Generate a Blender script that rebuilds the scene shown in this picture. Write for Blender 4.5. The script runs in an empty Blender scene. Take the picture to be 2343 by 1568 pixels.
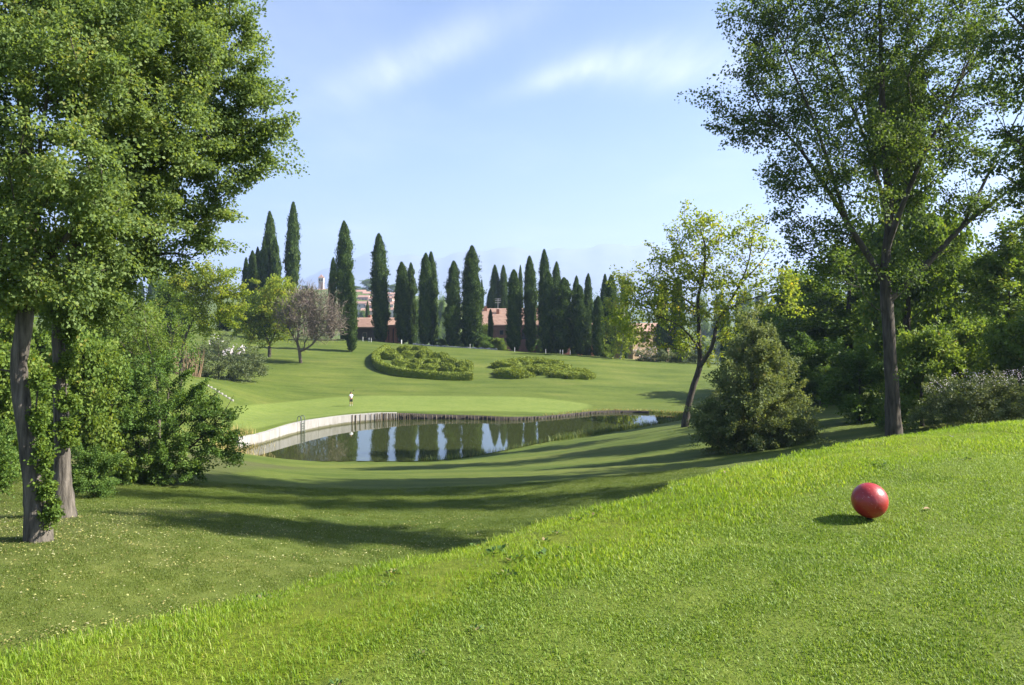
import bpy, bmesh, math, random
import numpy as np
from mathutils import Vector, Matrix

random.seed(7)
rng = np.random.default_rng(7)
sc = bpy.context.scene
col = sc.collection

# ------------------------------------------------------------------ camera
F, CX, HY, CAMZ = 1802.0, 1171.0, 700.0, 1.5      # focal length, centre and horizon measured on the photograph
cam_d = bpy.data.cameras.new('camera')
cam_d.sensor_width = 36.0
cam_d.lens = 36.0 * F / 2342.0
cam_d.shift_y = -84.0 / 2342.0
cam_d.clip_start = 0.1
cam_d.clip_end = 60000
cam = bpy.data.objects.new('camera', cam_d)
cam.location = (0, 0, CAMZ)
cam.rotation_euler = (math.pi / 2, 0, 0)
col.objects.link(cam)
sc.camera = cam

# ------------------------------------------------------------------ sun, sky, exposure
SUN_EL = math.radians(37)
SUN_AZ = math.radians(90)                          # clockwise from straight ahead
S = Vector((math.cos(SUN_EL) * math.sin(SUN_AZ), math.cos(SUN_EL) * math.cos(SUN_AZ), math.sin(SUN_EL)))
sun_d = bpy.data.lights.new('sun', 'SUN')
sun_d.energy = 5.0
sun_d.angle = math.radians(0.5)
sun_d.color = (1.0, 0.95, 0.86)
sun = bpy.data.objects.new('sun', sun_d)
sun.rotation_euler = S.to_track_quat('Z', 'Y').to_euler()
sun.location = S * 300
col.objects.link(sun)

world = bpy.data.worlds.new('World')
sc.world = world
world.use_nodes = True
wt = world.node_tree
wt.nodes.clear()


def wn(t, **kw):
    n = wt.nodes.new(t)
    for k, v in kw.items():
        setattr(n, k, v)
    return n


def wmath(op, a, b=None, c=None):
    n = wn('ShaderNodeMath', operation=op)
    for i, v in enumerate((a, b, c)):
        if v is None:
            continue
        if isinstance(v, (int, float)):
            n.inputs[i].default_value = v
        else:
            wt.links.new(v, n.inputs[i])
    return n.outputs[0]


sky = wn('ShaderNodeTexSky')
sky.sky_type = 'NISHITA'
sky.sun_disc = False
sky.sun_elevation = SUN_EL
sky.sun_rotation = SUN_AZ
sky.altitude = 100
sky.air_density = 1.0
sky.dust_density = 1.6
sky.ozone_density = 4.0
tc = wn('ShaderNodeTexCoord')
sep = wn('ShaderNodeSeparateXYZ')
wt.links.new(tc.outputs['Generated'], sep.inputs[0])
zc = wmath('MAXIMUM', sep.outputs[2], 0.02)
PX = wmath('DIVIDE', sep.outputs[0], zc)           # where the line of sight meets a flat cloud sheet
PY = wmath('DIVIDE', sep.outputs[1], zc)
cmb = wn('ShaderNodeCombineXYZ')
wt.links.new(PX, cmb.inputs[0]); wt.links.new(PY, cmb.inputs[1])


def cnoise(scale, rot, stretch, detail, lo, hi):
    mp = wn('ShaderNodeMapping')
    mp.inputs['Rotation'].default_value = (0, 0, rot)
    mp.inputs['Scale'].default_value = stretch
    wt.links.new(cmb.outputs[0], mp.inputs['Vector'])
    n = wn('ShaderNodeTexNoise')
    n.inputs['Scale'].default_value = scale
    n.inputs['Detail'].default_value = detail
    n.inputs['Roughness'].default_value = 0.55
    wt.links.new(mp.outputs[0], n.inputs['Vector'])
    mr = wn('ShaderNodeMapRange', interpolation_type='SMOOTHSTEP')
    mr.inputs['From Min'].default_value = lo
    mr.inputs['From Max'].default_value = hi
    wt.links.new(n.outputs[0], mr.inputs['Value'])
    return mr.outputs[0]


def streak(x0, y0, x1, y1, w):
    """soft long wisp between two points of the cloud sheet"""
    L = math.hypot(x1 - x0, y1 - y0)
    ux, uy = (x1 - x0) / L, (y1 - y0) / L
    dx = wmath('SUBTRACT', PX, (x0 + x1) / 2); dy = wmath('SUBTRACT', PY, (y0 + y1) / 2)
    a = wmath('ADD', wmath('MULTIPLY', dx, ux), wmath('MULTIPLY', dy, uy))
    b = wmath('ADD', wmath('MULTIPLY', dx, -uy), wmath('MULTIPLY', dy, ux))
    a2 = wmath('POWER', wmath('DIVIDE', wmath('ABSOLUTE', a), L * 0.55), 2.0)
    b2 = wmath('POWER', wmath('DIVIDE', wmath('ABSOLUTE', b), w), 2.0)
    return wmath('EXPONENT', wmath('MULTIPLY', wmath('ADD', a2, b2), -1.0))


def plane(x, y):
    v = (HY - y) / F
    return ((x - CX) / F / v, 1 / v)


a0, a1 = plane(810, 210), plane(1130, 45)
b0, b1 = plane(1185, 214), plane(1480, 105)
c0, c1 = plane(1340, 150), plane(1760, 165)
st = wmath('ADD', wmath('ADD', streak(*a0, *a1, 0.15), wmath('MULTIPLY', streak(*b0, *b1, 0.13), 0.8)), wmath('MULTIPLY', streak(*c0, *c1, 0.34), 0.8))
fine = cnoise(3.0, 0.62, (1.9, 0.38, 1.0), 9.0, 0.25, 0.78)
wide = cnoise(0.55, 0.5, (1.0, 0.45, 1.0), 5.0, 0.45, 0.85)
mask = wmath('ADD', wmath('MULTIPLY', st, wmath('ADD', wmath('MULTIPLY', fine, 0.65), 0.35)), wmath('MULTIPLY', wide, 0.5))
mask = wmath('MINIMUM', wmath('MULTIPLY', mask, 0.44), 0.8)
mixc = wn('ShaderNodeMix', data_type='RGBA')
wt.links.new(mask, mixc.inputs['Factor'])
wt.links.new(sky.outputs[0], mixc.inputs[6])
mixc.inputs[7].default_value = (8.6, 8.6, 9.4, 1)
bg = wn('ShaderNodeBackground')
bg.inputs['Strength'].default_value = 0.060
wt.links.new(mixc.outputs[2], bg.inputs['Color'])
wo = wn('ShaderNodeOutputWorld')
wt.links.new(bg.outputs[0], wo.inputs['Surface'])

sc.view_settings.view_transform = 'Standard'
sc.view_settings.look = 'None'
sc.view_settings.exposure = 1.75
sc.view_settings.gamma = 1.0
sc.view_settings.use_curve_mapping = False
cy = sc.cycles
cy.max_bounces = 6
cy.diffuse_bounces = 3
cy.glossy_bounces = 3
cy.transmission_bounces = 4
cy.volume_bounces = 1
cy.caustics_reflective = False
cy.caustics_refractive = False
cy.use_denoising = True


# ------------------------------------------------------------------ helpers
def at(x, y, Y):
    """the point at depth Y that the photograph shows at x, y"""
    return np.array([(x - CX) / F * Y, Y, CAMZ - (y - HY) / F * Y])


def tag(o, label=None, cat=None, group=None, kind=None):
    if label: o['label'] = label
    if cat: o['category'] = cat
    if group: o['group'] = group
    if kind: o['kind'] = kind
    return o


def empty(name, loc, rz=0.0):
    o = bpy.data.objects.new(name, None)
    o.empty_display_size = 0.3
    o.location = tuple(float(v) for v in loc)
    o.rotation_euler = (0, 0, rz)
    col.objects.link(o)
    return o


def link(name, me, mat=None, parent=None):
    o = bpy.data.objects.new(name, me)
    col.objects.link(o)
    if mat is not None and not me.materials:
        me.materials.append(mat)
    if parent is not None:
        o.parent = parent
    return o


def np_mesh(name, co, faces, k, attrs=None, smooth=False):
    """co (N,3), faces (M,k): one mesh from arrays"""
    me = bpy.data.meshes.new(name)
    co = np.ascontiguousarray(co, dtype=np.float32)
    faces = np.ascontiguousarray(faces, dtype=np.int32)
    me.vertices.add(len(co))
    me.vertices.foreach_set('co', co.ravel())
    me.loops.add(faces.size)
    me.loops.foreach_set('vertex_index', faces.ravel())
    me.polygons.add(len(faces))
    me.polygons.foreach_set('loop_start', np.arange(0, faces.size, k, dtype=np.int32))
    me.update(calc_edges=True)
    if smooth:
        me.polygons.foreach_set('use_smooth', np.ones(len(faces), dtype=bool))
    for an, av in (attrs or {}).items():
        a = me.attributes.new(an, 'FLOAT', 'POINT')
        a.data.foreach_set('value', np.ascontiguousarray(av, dtype=np.float32))
    return me


def unit(v):
    return v / np.maximum(np.linalg.norm(v, axis=-1, keepdims=True), 1e-9)


def leaf_mesh(name, P, U, L, wr, rnd, fold=0.18, side=None):
    """one kite-shaped folded leaf at each point: P base, U tip direction, L length, wr half width / length"""
    n = len(P)
    if side is None:
        side = rng.normal(size=(n, 3))
    Sd = unit(np.cross(U, side))
    Nn = np.cross(Sd, U)
    L = L[:, None]
    mid = P + U * L * 0.45
    co = np.empty((n, 4, 3))
    co[:, 0] = P
    co[:, 1] = mid + Sd * L * wr + Nn * L * fold * wr * 2
    co[:, 2] = P + U * L
    co[:, 3] = mid - Sd * L * wr + Nn * L * fold * wr * 2
    idx = np.arange(n * 4).reshape(n, 4)
    return np_mesh(name, co.reshape(-1, 3), idx, 4, {'rnd': np.repeat(rnd, 4)})


def tube_arrays(path, rad, k=7, wob=0.0):
    path = np.asarray(path, float); rad = np.asarray(rad, float)
    n = len(path)
    T = np.gradient(path, axis=0) if n > 2 else np.repeat((path[1:] - path[:1]), n, 0)
    T = unit(T)
    ref = np.array([0.3, 0.2, 1.0]) if abs(T[0][2]) < 0.8 else np.array([1.0, 0.15, 0.1])
    A = unit(np.cross(T, ref)); B = np.cross(T, A)
    th = np.arange(k) / k * 2 * math.pi
    r = rad[:, None] * (1 + (wob * rng.normal(size=(n, k)) if wob else 0))
    ring = path[:, None] + (A[:, None] * np.cos(th)[None, :, None] + B[:, None] * np.sin(th)[None, :, None]) * r[..., None]
    i, j = np.meshgrid(np.arange(n - 1), np.arange(k), indexing='ij')
    a = i * k + j; b = i * k + (j + 1) % k
    f = np.stack([a, b, b + k, a + k], -1).reshape(-1, 4)
    return ring.reshape(-1, 3), f


def join_arrays(parts):
    cos, fs, o = [], [], 0
    for c, f in parts:
        cos.append(c); fs.append(f + o); o += len(c)
    return np.concatenate(cos), np.concatenate(fs)


def box_arrays(x0, x1, y0, y1, z0, z1):
    co = np.array([[x, y, z] for z in (z0, z1) for y in (y0, y1) for x in (x0, x1)], float)
    f = np.array([[0, 2, 3, 1], [4, 5, 7, 6], [0, 1, 5, 4], [2, 6, 7, 3], [0, 4, 6, 2], [1, 3, 7, 5]])
    return co, f


def box(name, b, mat, parent=None, bev=0.0):
    co, f = box_arrays(*b)
    me = bpy.data.meshes.new(name)
    if bev:
        bm = bmesh.new()
        vs = [bm.verts.new(c) for c in co]
        for q in f: bm.faces.new([vs[i] for i in q])
        bmesh.ops.bevel(bm, geom=bm.edges[:], offset=bev, segments=1, affect='EDGES')
        bm.to_mesh(me); bm.free()
    else:
        me.from_pydata([tuple(c) for c in co], [], [tuple(q) for q in f])
    return link(name, me, mat, parent)


def copy_tree(o, parent=None):
    c = o.copy()
    col.objects.link(c)
    c.parent = parent
    for ch in list(o.children):
        copy_tree(ch, c)
    return c


ORD = ['leftmost', 'second', 'third', 'fourth', 'fifth', 'sixth', 'seventh', 'eighth', 'ninth', 'tenth', 'eleventh', 'twelfth', 'thirteenth', 'fourteenth', 'fifteenth', 'sixteenth', 'seventeenth', 'eighteenth', 'nineteenth', 'twentieth', 'twenty-first', 'twenty-second', 'twenty-third', 'twenty-fourth', 'twenty-fifth', 'twenty-sixth', 'twenty-seventh', 'twenty-eighth']


def nth(k):
    return ORD[k] if k == 0 else ORD[k] + ' from the left'


# ------------------------------------------------------------------ materials
def new_mat(name):
    m = bpy.data.materials.new(name)
    m.use_nodes = True
    nt = m.node_tree
    nt.nodes.clear()
    return m, nt


def node(nt, t, **kw):
    n = nt.nodes.new(t)
    for k, v in kw.items():
        setattr(n, k, v)
    return n


def ramp(nt, fac, stops):
    r = node(nt, 'ShaderNodeValToRGB')
    e = r.color_ramp.elements
    while len(e) < len(stops): e.new(0.5)
    for i, (p, c) in enumerate(stops):
        e[i].position = p
        e[i].color = (*c, 1)
    nt.links.new(fac, r.inputs[0])
    return r.outputs[0]


def tnoise(nt, scale, detail=4, rough=0.55, stretch=None, rot=None):
    t = node(nt, 'ShaderNodeTexCoord')
    n = node(nt, 'ShaderNodeTexNoise')
    n.inputs['Scale'].default_value = scale
    n.inputs['Detail'].default_value = detail
    n.inputs['Roughness'].default_value = rough
    src = t.outputs['Object']
    if stretch:
        mp = node(nt, 'ShaderNodeMapping')
        mp.inputs['Scale'].default_value = stretch
        if rot: mp.inputs['Rotation'].default_value = rot
        nt.links.new(src, mp.inputs['Vector'])
        src = mp.outputs[0]
    nt.links.new(src, n.inputs['Vector'])
    return n.outputs[0]


def mixrgb(nt, fac, a, b, mode='MIX'):
    m = node(nt, 'ShaderNodeMix', data_type='RGBA', blend_type=mode)
    for s, v in ((m.inputs[0], fac), (m.inputs[6], a), (m.inputs[7], b)):
        if isinstance(v, (int, float)): s.default_value = v
        elif isinstance(v, tuple): s.default_value = (*v, 1)
        else: nt.links.new(v, s)
    return m.outputs[2]


def nmath(nt, op, a, b=None):
    n = node(nt, 'ShaderNodeMath', operation=op)
    for i, v in enumerate((a, b)):
        if v is None: continue
        if isinstance(v, (int, float)): n.inputs[i].default_value = v
        else: nt.links.new(v, n.inputs[i])
    return n.outputs[0]


def leaf_mat(name, stops, trans=0.35, rough=0.45, spec=0.35, tint=(1.35, 1.25, 0.55), gain=1.35):
    """foliage: every leaf takes its own tone from its random value; thin, lets light through"""
    stops = [(p_, tuple(min(0.85, v * gain) for v in c_)) for p_, c_ in stops]
    m, nt = new_mat(name)
    at_ = node(nt, 'ShaderNodeAttribute', attribute_name='rnd')
    c = ramp(nt, at_.outputs['Fac'], stops)
    p = node(nt, 'ShaderNodeBsdfPrincipled')
    p.inputs['Roughness'].default_value = rough
    p.inputs['Specular IOR Level'].default_value = spec
    nt.links.new(c, p.inputs['Base Color'])
    tr = node(nt, 'ShaderNodeBsdfTranslucent')
    nt.links.new(mixrgb(nt, 1.0, c, tint, 'MULTIPLY'), tr.inputs['Color'])
    mx = node(nt, 'ShaderNodeMixShader')
    mx.inputs[0].default_value = trans
    nt.links.new(p.outputs[0], mx.inputs[1])
    nt.links.new(tr.outputs[0], mx.inputs[2])
    out = node(nt, 'ShaderNodeOutputMaterial')
    nt.links.new(mx.outputs[0], out.inputs['Surface'])
    return m


def solid_mat(name, c0, c1, scale=6.0, rough=0.8, bump=0.2, bscale=None, stretch=None, spec=0.3):
    m, nt = new_mat(name)
    n = tnoise(nt, scale, 5, 0.6, stretch)
    c = ramp(nt, n, [(0.3, c0), (0.7, c1)])
    p = node(nt, 'ShaderNodeBsdfPrincipled')
    p.inputs['Roughness'].default_value = rough
    p.inputs['Specular IOR Level'].default_value = spec
    nt.links.new(c, p.inputs['Base Color'])
    if bump:
        b = node(nt, 'ShaderNodeBump')
        b.inputs['Strength'].default_value = bump
        b.inputs['Distance'].default_value = 0.05
        nt.links.new(tnoise(nt, bscale or scale * 3, 5, 0.6, stretch), b.inputs['Height'])
        nt.links.new(b.outputs[0], p.inputs['Normal'])
    out = node(nt, 'ShaderNodeOutputMaterial')
    nt.links.new(p.outputs[0], out.inputs['Surface'])
    return m


M = {}
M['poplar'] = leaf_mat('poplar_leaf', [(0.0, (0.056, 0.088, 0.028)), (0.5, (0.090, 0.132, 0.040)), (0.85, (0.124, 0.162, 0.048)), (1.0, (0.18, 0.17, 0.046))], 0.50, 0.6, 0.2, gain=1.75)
M['poplar_backlit'] = leaf_mat('backlit_poplar_leaf', [(0.0, (0.034, 0.062, 0.017)), (0.6, (0.058, 0.094, 0.022)), (0.9, (0.088, 0.120, 0.024)), (1.0, (0.12, 0.11, 0.026))], 0.48, 0.6, 0.2, gain=1.6)  # darker copy of the poplar leaf, backlit shade put into its colour
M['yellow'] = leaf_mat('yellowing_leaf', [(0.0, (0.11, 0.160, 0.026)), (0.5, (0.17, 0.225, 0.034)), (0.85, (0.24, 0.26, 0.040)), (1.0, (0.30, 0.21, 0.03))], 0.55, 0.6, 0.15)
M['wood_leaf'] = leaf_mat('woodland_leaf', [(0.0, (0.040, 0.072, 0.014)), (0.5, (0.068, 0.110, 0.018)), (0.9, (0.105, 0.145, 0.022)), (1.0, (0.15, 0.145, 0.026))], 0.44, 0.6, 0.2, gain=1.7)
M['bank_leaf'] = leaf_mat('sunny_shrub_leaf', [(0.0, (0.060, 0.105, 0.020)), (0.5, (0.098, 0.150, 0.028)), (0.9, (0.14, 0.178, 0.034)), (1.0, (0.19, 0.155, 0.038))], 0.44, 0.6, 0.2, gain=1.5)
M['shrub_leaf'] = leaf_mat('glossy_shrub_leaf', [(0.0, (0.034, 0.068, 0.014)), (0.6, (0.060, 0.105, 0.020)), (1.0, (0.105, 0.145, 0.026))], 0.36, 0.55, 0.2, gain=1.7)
M['cypress'] = leaf_mat('cypress_spray', [(0.0, (0.024, 0.044, 0.013)), (0.6, (0.046, 0.074, 0.018)), (0.92, (0.080, 0.105, 0.024)), (1.0, (0.12, 0.12, 0.034))], 0.24, 0.7, 0.12, (1.1, 1.1, 0.7), 1.8)
M['oleander'] = leaf_mat('oleander_leaf', [(0.0, (0.058, 0.080, 0.036)), (0.6, (0.092, 0.118, 0.05)), (1.0, (0.14, 0.155, 0.07))], 0.30, 0.55, 0.25)
M['conical'] = leaf_mat('conical_bush_leaf', [(0.0, (0.055, 0.078, 0.030)), (0.5, (0.088, 0.112, 0.044)), (0.88, (0.125, 0.142, 0.060)), (1.0, (0.15, 0.115, 0.06))], 0.36, 0.6, 0.15, gain=1.85)
M['hedge'] = leaf_mat('clipped_hedge_leaf', [(0.0, (0.075, 0.105, 0.014)), (0.6, (0.125, 0.16, 0.020)), (1.0, (0.19, 0.215, 0.028))], 0.25, 0.55, 0.2)
M['dry'] = leaf_mat('dry_leaf', [(0.0, (0.14, 0.11, 0.04)), (0.4, (0.22, 0.20, 0.065)), (0.8, (0.28, 0.29, 0.10)), (1.0, (0.36, 0.34, 0.20))], 0.2, 0.6, 0.2, (1, 0.95, 0.7))
M['flower'] = leaf_mat('pale_flower', [(0.0, (0.55, 0.46, 0.48)), (1.0, (0.78, 0.74, 0.74))], 0.3, 0.6, 0.2, (1, 1, 1), 1.0)
M['reed'] = leaf_mat('reed_blade', [(0.0, (0.05, 0.085, 0.02)), (0.6, (0.085, 0.12, 0.03)), (1.0, (0.16, 0.16, 0.05))], 0.3, 0.5, 0.3)
M['dryreed'] = leaf_mat('dry_reed_blade', [(0.0, (0.22, 0.17, 0.06)), (1.0, (0.36, 0.30, 0.12))], 0.3, 0.6, 0.2, (1, 0.9, 0.6))
M['rough_blade'] = leaf_mat('rough_grass_blade', [(0.0, (0.082, 0.150, 0.012)), (0.5, (0.155, 0.235, 0.020)), (0.9, (0.22, 0.29, 0.030)), (1.0, (0.32, 0.31, 0.11))], 0.5, 0.5, 0.25, (1.25, 1.2, 0.5))
M['tee_blade'] = leaf_mat('tee_grass_blade', [(0.0, (0.072, 0.128, 0.013)), (0.5, (0.142, 0.215, 0.026)), (1.0, (0.25, 0.315, 0.065))], 0.4, 0.5, 0.25, (1.2, 1.15, 0.6))
M['fair_blade'] = leaf_mat('fairway_grass_blade', [(0.0, (0.060, 0.095, 0.014)), (0.6, (0.098, 0.136, 0.021)), (1.0, (0.15, 0.175, 0.038))], 0.4, 0.5, 0.25, (1.2, 1.15, 0.6))
M['twig'] = solid_mat('shaded_twig_bark', (0.05, 0.042, 0.032), (0.10, 0.085, 0.065), 3.0, 0.9, 0)  # dark tone paints crown shade onto the branches
M['bare_twig'] = solid_mat('bare_twig_bark', (0.10, 0.075, 0.058), (0.17, 0.13, 0.10), 3.0, 0.9, 0)
M['bark'] = solid_mat('shaded_grey_bark', (0.028, 0.024, 0.019), (0.175, 0.152, 0.125), 9.0, 0.95, 1.0, 14.0, (1, 1, 0.14))  # fissured bark, darkened to paint in the dappled shade of the crown
M['bark_dark'] = solid_mat('dark_bark', (0.026, 0.022, 0.016), (0.12, 0.10, 0.078), 8.0, 0.95, 1.0, 12.0, (1, 1, 0.14))
M['concrete'] = solid_mat('weathered_concrete', (0.20, 0.185, 0.165), (0.42, 0.40, 0.38), 2.4, 0.9, 0.25, 12.0, (1.6, 1.6, 0.22))
M['stake'] = solid_mat('weathered_stake_wood', (0.10, 0.075, 0.05), (0.30, 0.24, 0.17), 4.0, 0.9, 0.4, 12.0, (1, 1, 0.15))
M['stone'] = solid_mat('pale_stone', (0.32, 0.30, 0.26), (0.56, 0.53, 0.47), 3.0, 0.9, 0.4)
M['step_stone'] = solid_mat('step_stone', (0.17, 0.16, 0.14), (0.30, 0.285, 0.25), 3.0, 0.9, 0.3)
M['white_paint'] = solid_mat('white_paint', (0.52, 0.52, 0.50), (0.64, 0.64, 0.62), 4.0, 0.6, 0.05)
M['terracotta'] = solid_mat('terracotta_tiles', (0.24, 0.145, 0.105), (0.36, 0.235, 0.18), 1.6, 0.9, 0.3, 6.0)
M['brick'] = solid_mat('red_render', (0.28, 0.12, 0.075), (0.38, 0.18, 0.115), 1.2, 0.9, 0.2)
M['ochre'] = solid_mat('ochre_render', (0.38, 0.26, 0.16), (0.48, 0.34, 0.22), 1.0, 0.9, 0.1)
M['pale_wall'] = solid_mat('pale_render', (0.50, 0.42, 0.37), (0.66, 0.58, 0.52), 0.4, 0.9, 0.0)
M['pink_wall'] = solid_mat('pink_render', (0.48, 0.30, 0.25), (0.58, 0.40, 0.34), 0.4, 0.9, 0.0)
M['roof_far'] = solid_mat('old_roof_tiles', (0.26, 0.15, 0.11), (0.36, 0.22, 0.17), 0.5, 0.9, 0.0)
M['glass'] = solid_mat('window_glass', (0.02, 0.025, 0.03), (0.04, 0.045, 0.05), 2.0, 0.15, 0.0, spec=0.6)
M['steel'] = solid_mat('galvanised_steel', (0.10, 0.12, 0.10), (0.16, 0.19, 0.15), 6.0, 0.45, 0.0)
M['dark_void'] = solid_mat('dark_timber_and_shade', (0.035, 0.03, 0.026), (0.06, 0.05, 0.042), 3.0, 0.9, 0.1)  # timber, and painted shade on the bank, portico back and low house

# ------------------------------------------------------------------ the lie of the land
WATER = CAMZ - 13.6
CTRL = [  # x, y in the photograph and depth: where the lower ground is seen
    (0, 1440, 13), (-300, 1420, 13), (400, 1335, 15.5), (85, 1222, 18), (145, 1157, 21), (-300, 1250, 19), (-40, 1180, 22),
    (400, 1290, 18), (800, 1245, 22), (600, 1140, 33), (1000, 1150, 32), (1000, 1066, 62), (700, 1070, 60), (400, 1108, 36), (250, 1135, 30),
    (545, 1062, 58), (1300, 1090, 42), (1650, 1038, 50), (1567, 975, 72), (1400, 990, 82), (1250, 1016, 76), (1130, 1040, 70),
    (1900, 965, 60), (1800, 985, 55), (2040, 1010, 42), (2200, 1010, 30), (2500, 1000, 28), (2342, 960, 45), (1200, 1110, 38),
    (803, 927, 99), (548, 1008, 74.5), (600, 985, 79.5), (690, 962, 85), (780, 952, 90), (880, 945, 93.8), (1000, 948, 95), (1100, 948, 95.5), (1170, 952, 93.8), (1269, 949, 97),
    (1367, 939, 101), (1440, 938, 101), (1514, 941, 100), (1600, 948, 98),
    (540, 950, 90), (525, 915, 96), (470, 880, 95), (400, 860, 92), (1200, 912, 106), (900, 905, 107), (1400, 932, 103), (1640, 920, 106), (700, 910, 104),
    (1075, 868, 122), (860, 842, 128), (1200, 866, 122), (1340, 866, 122), (1500, 868, 126),
    (1000, 793, 155), (1200, 805, 153), (1400, 818, 150), (1640, 835, 146), (800, 775, 162), (805, 806, 145), (690, 832, 130),
    (600, 805, 140), (600, 773, 160), (430, 748, 170), (520, 757, 172), (450, 805, 135), (500, 862, 112), (600, 862, 116),
    (300, 905, 80), (300, 1000, 55), (150, 1050, 40), (60, 1120, 27), (0, 1000, 50), (-300, 1050, 45), (-300, 900, 80), (0, 850, 100), (200, 800, 130), (-300, 780, 150),
    (1800, 905, 95), (2000, 905, 80), (2342, 905, 70), (2700, 900, 70), (1800, 850, 140), (2200, 850, 130), (2700, 850, 130),
]
pts = [at(*c) for c in CTRL]
for x, Y, D in [(600, 190, 9), (800, 190, 11), (1000, 186, 12), (1200, 184, 13), (1400, 180, 14), (1640, 176, 15), (2000, 180, 16), (2500, 180, 16), (300, 200, 5), (0, 200, 4), (-300, 200, 4),
                (600, 240, 16), (1000, 240, 18), (1400, 240, 20), (2000, 240, 22), (0, 240, 12)]:
    pts.append(np.array([(x - CX) / F * Y, Y, CAMZ - D]))
for x, y, z in [(-8, 2, -3.8), (-20, 0, -4.2), (-30, 20, -4.5), (-20, -20, -4), (-45, 45, -5), (6, 16, -4.3), (14, 18, -3.4), (24, 18, -2.6), (0, 10, -4.2), (0, -30, -3), (30, -20, -3), (50, 20, -3), (60, 50, -4)]:
    pts.append(np.array([x, y, z]))
PT = np.array(pts)
CQ = 6.0
R = np.sqrt(((PT[:, None, :2] - PT[None, :, :2]) ** 2).sum(-1) + CQ * CQ)
n = len(PT)
A = np.zeros((n + 3, n + 3))
A[:n, :n] = R - np.eye(n) * 0.8
A[:n, n] = 1; A[:n, n + 1:] = PT[:, :2]
A[n, :n] = 1; A[n + 1:, :n] = PT[:, :2].T
RBF = np.linalg.solve(A, np.concatenate([PT[:, 2], np.zeros(3)]))

CREST = np.array([(-40, -30), (-14, -7.5), (-6, 0.2), (-2.55, 3.5), (0.0, 5.75), (2.0, 7.75), (4.4, 9.75), (7.3, 11.3), (11, 12.8), (18, 14), (60, 15)], float)
ROUGH = np.array([(-40, -34), (-12, -9), (-4, -0.6), (-0.85, 3.05), (-0.37, 3.86), (0.31, 4.5), (1.41, 5.5), (2.67, 6.7), (5.3, 8.3), (9, 9.8), (18, 11), (60, 12)], float)


def seg_dist(P, poly):
    """distance of points to a polyline, its sign (left of travel positive) and nearest segment"""
    best = np.full(len(P), 1e18); sgn = np.zeros(len(P)); seg = np.zeros(len(P), int)
    for i in range(len(poly) - 1):
        a, b = poly[i], poly[i + 1]
        d = b - a
        t = np.clip(((P - a) @ d) / (d @ d), 0, 1)
        q = a + t[:, None] * d
        e = P - q
        r2 = (e ** 2).sum(1)
        s = d[0] * (P[:, 1] - a[1]) - d[1] * (P[:, 0] - a[0])
        m = r2 < best
        best[m] = r2[m]; sgn[m] = np.sign(s[m]); seg[m] = i
    return np.sqrt(best), sgn, seg


def smooth_poly(p, k=6):
    p = np.asarray(p, float)
    out = []
    for i in range(len(p) - 1):
        p0, p1, p2, p3 = p[max(i - 1, 0)], p[i], p[i + 1], p[min(i + 2, len(p) - 1)]
        for t in np.arange(k) / k:
            out.append(0.5 * ((2 * p1) + (-p0 + p2) * t + (2 * p0 - 5 * p1 + 4 * p2 - p3) * t * t + (-p0 + 3 * p1 - 3 * p2 + p3) * t ** 3))
    out.append(p[-1])
    return np.array(out)


def wat(x, y):
    Y = 13.6 * F / (y - HY)
    return ((x - CX) / F * Y, Y)


FAR = smooth_poly([wat(*c) for c in [(540, 1034), (566, 1024), (605, 1014), (690, 989), (780, 972), (850, 964.5), (925, 960), (1072, 960), (1170, 962), (1269, 956), (1367, 946), (1440, 945), (1514, 948), (1560, 951)]])
NEAR = smooth_poly([wat(*c) for c in [(1560, 951), (1568, 958), (1545, 967), (1450, 978), (1350, 993), (1250, 1010), (1150, 1030), (1050, 1047), (950, 1054), (800, 1054), (650, 1054), (580, 1051), (540, 1034)]])
POND = np.concatenate([FAR, NEAR[1:]])
NFAR = len(FAR) - 1


def inside(P, poly):
    c = np.zeros(len(P), bool)
    for i in range(len(poly) - 1):
        (x0, y0), (x1, y1) = poly[i], poly[i + 1]
        if y0 == y1: continue
        m = (y0 > P[:, 1]) != (y1 > P[:, 1])
        c ^= m & (P[:, 0] < (x1 - x0) * (P[:, 1] - y0) / (y1 - y0) + x0)
    return c


def sstep(a, b, x):
    t = np.clip((x - a) / (b - a), 0, 1)
    return t * t * (3 - 2 * t)


def fbm(x, y, s, seed=0):
    r = np.random.default_rng(seed)
    z = 0
    for o in range(5):
        a, b, c = r.uniform(0, 6.28, 3)
        k = s * 1.9 ** o
        z = z + (np.sin(x * k * math.cos(a) + y * k * math.sin(a) + b) * np.sin(x * k * math.sin(a + .7) - y * k * math.cos(a + .7) + c)) / 1.7 ** o
    return z


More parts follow.
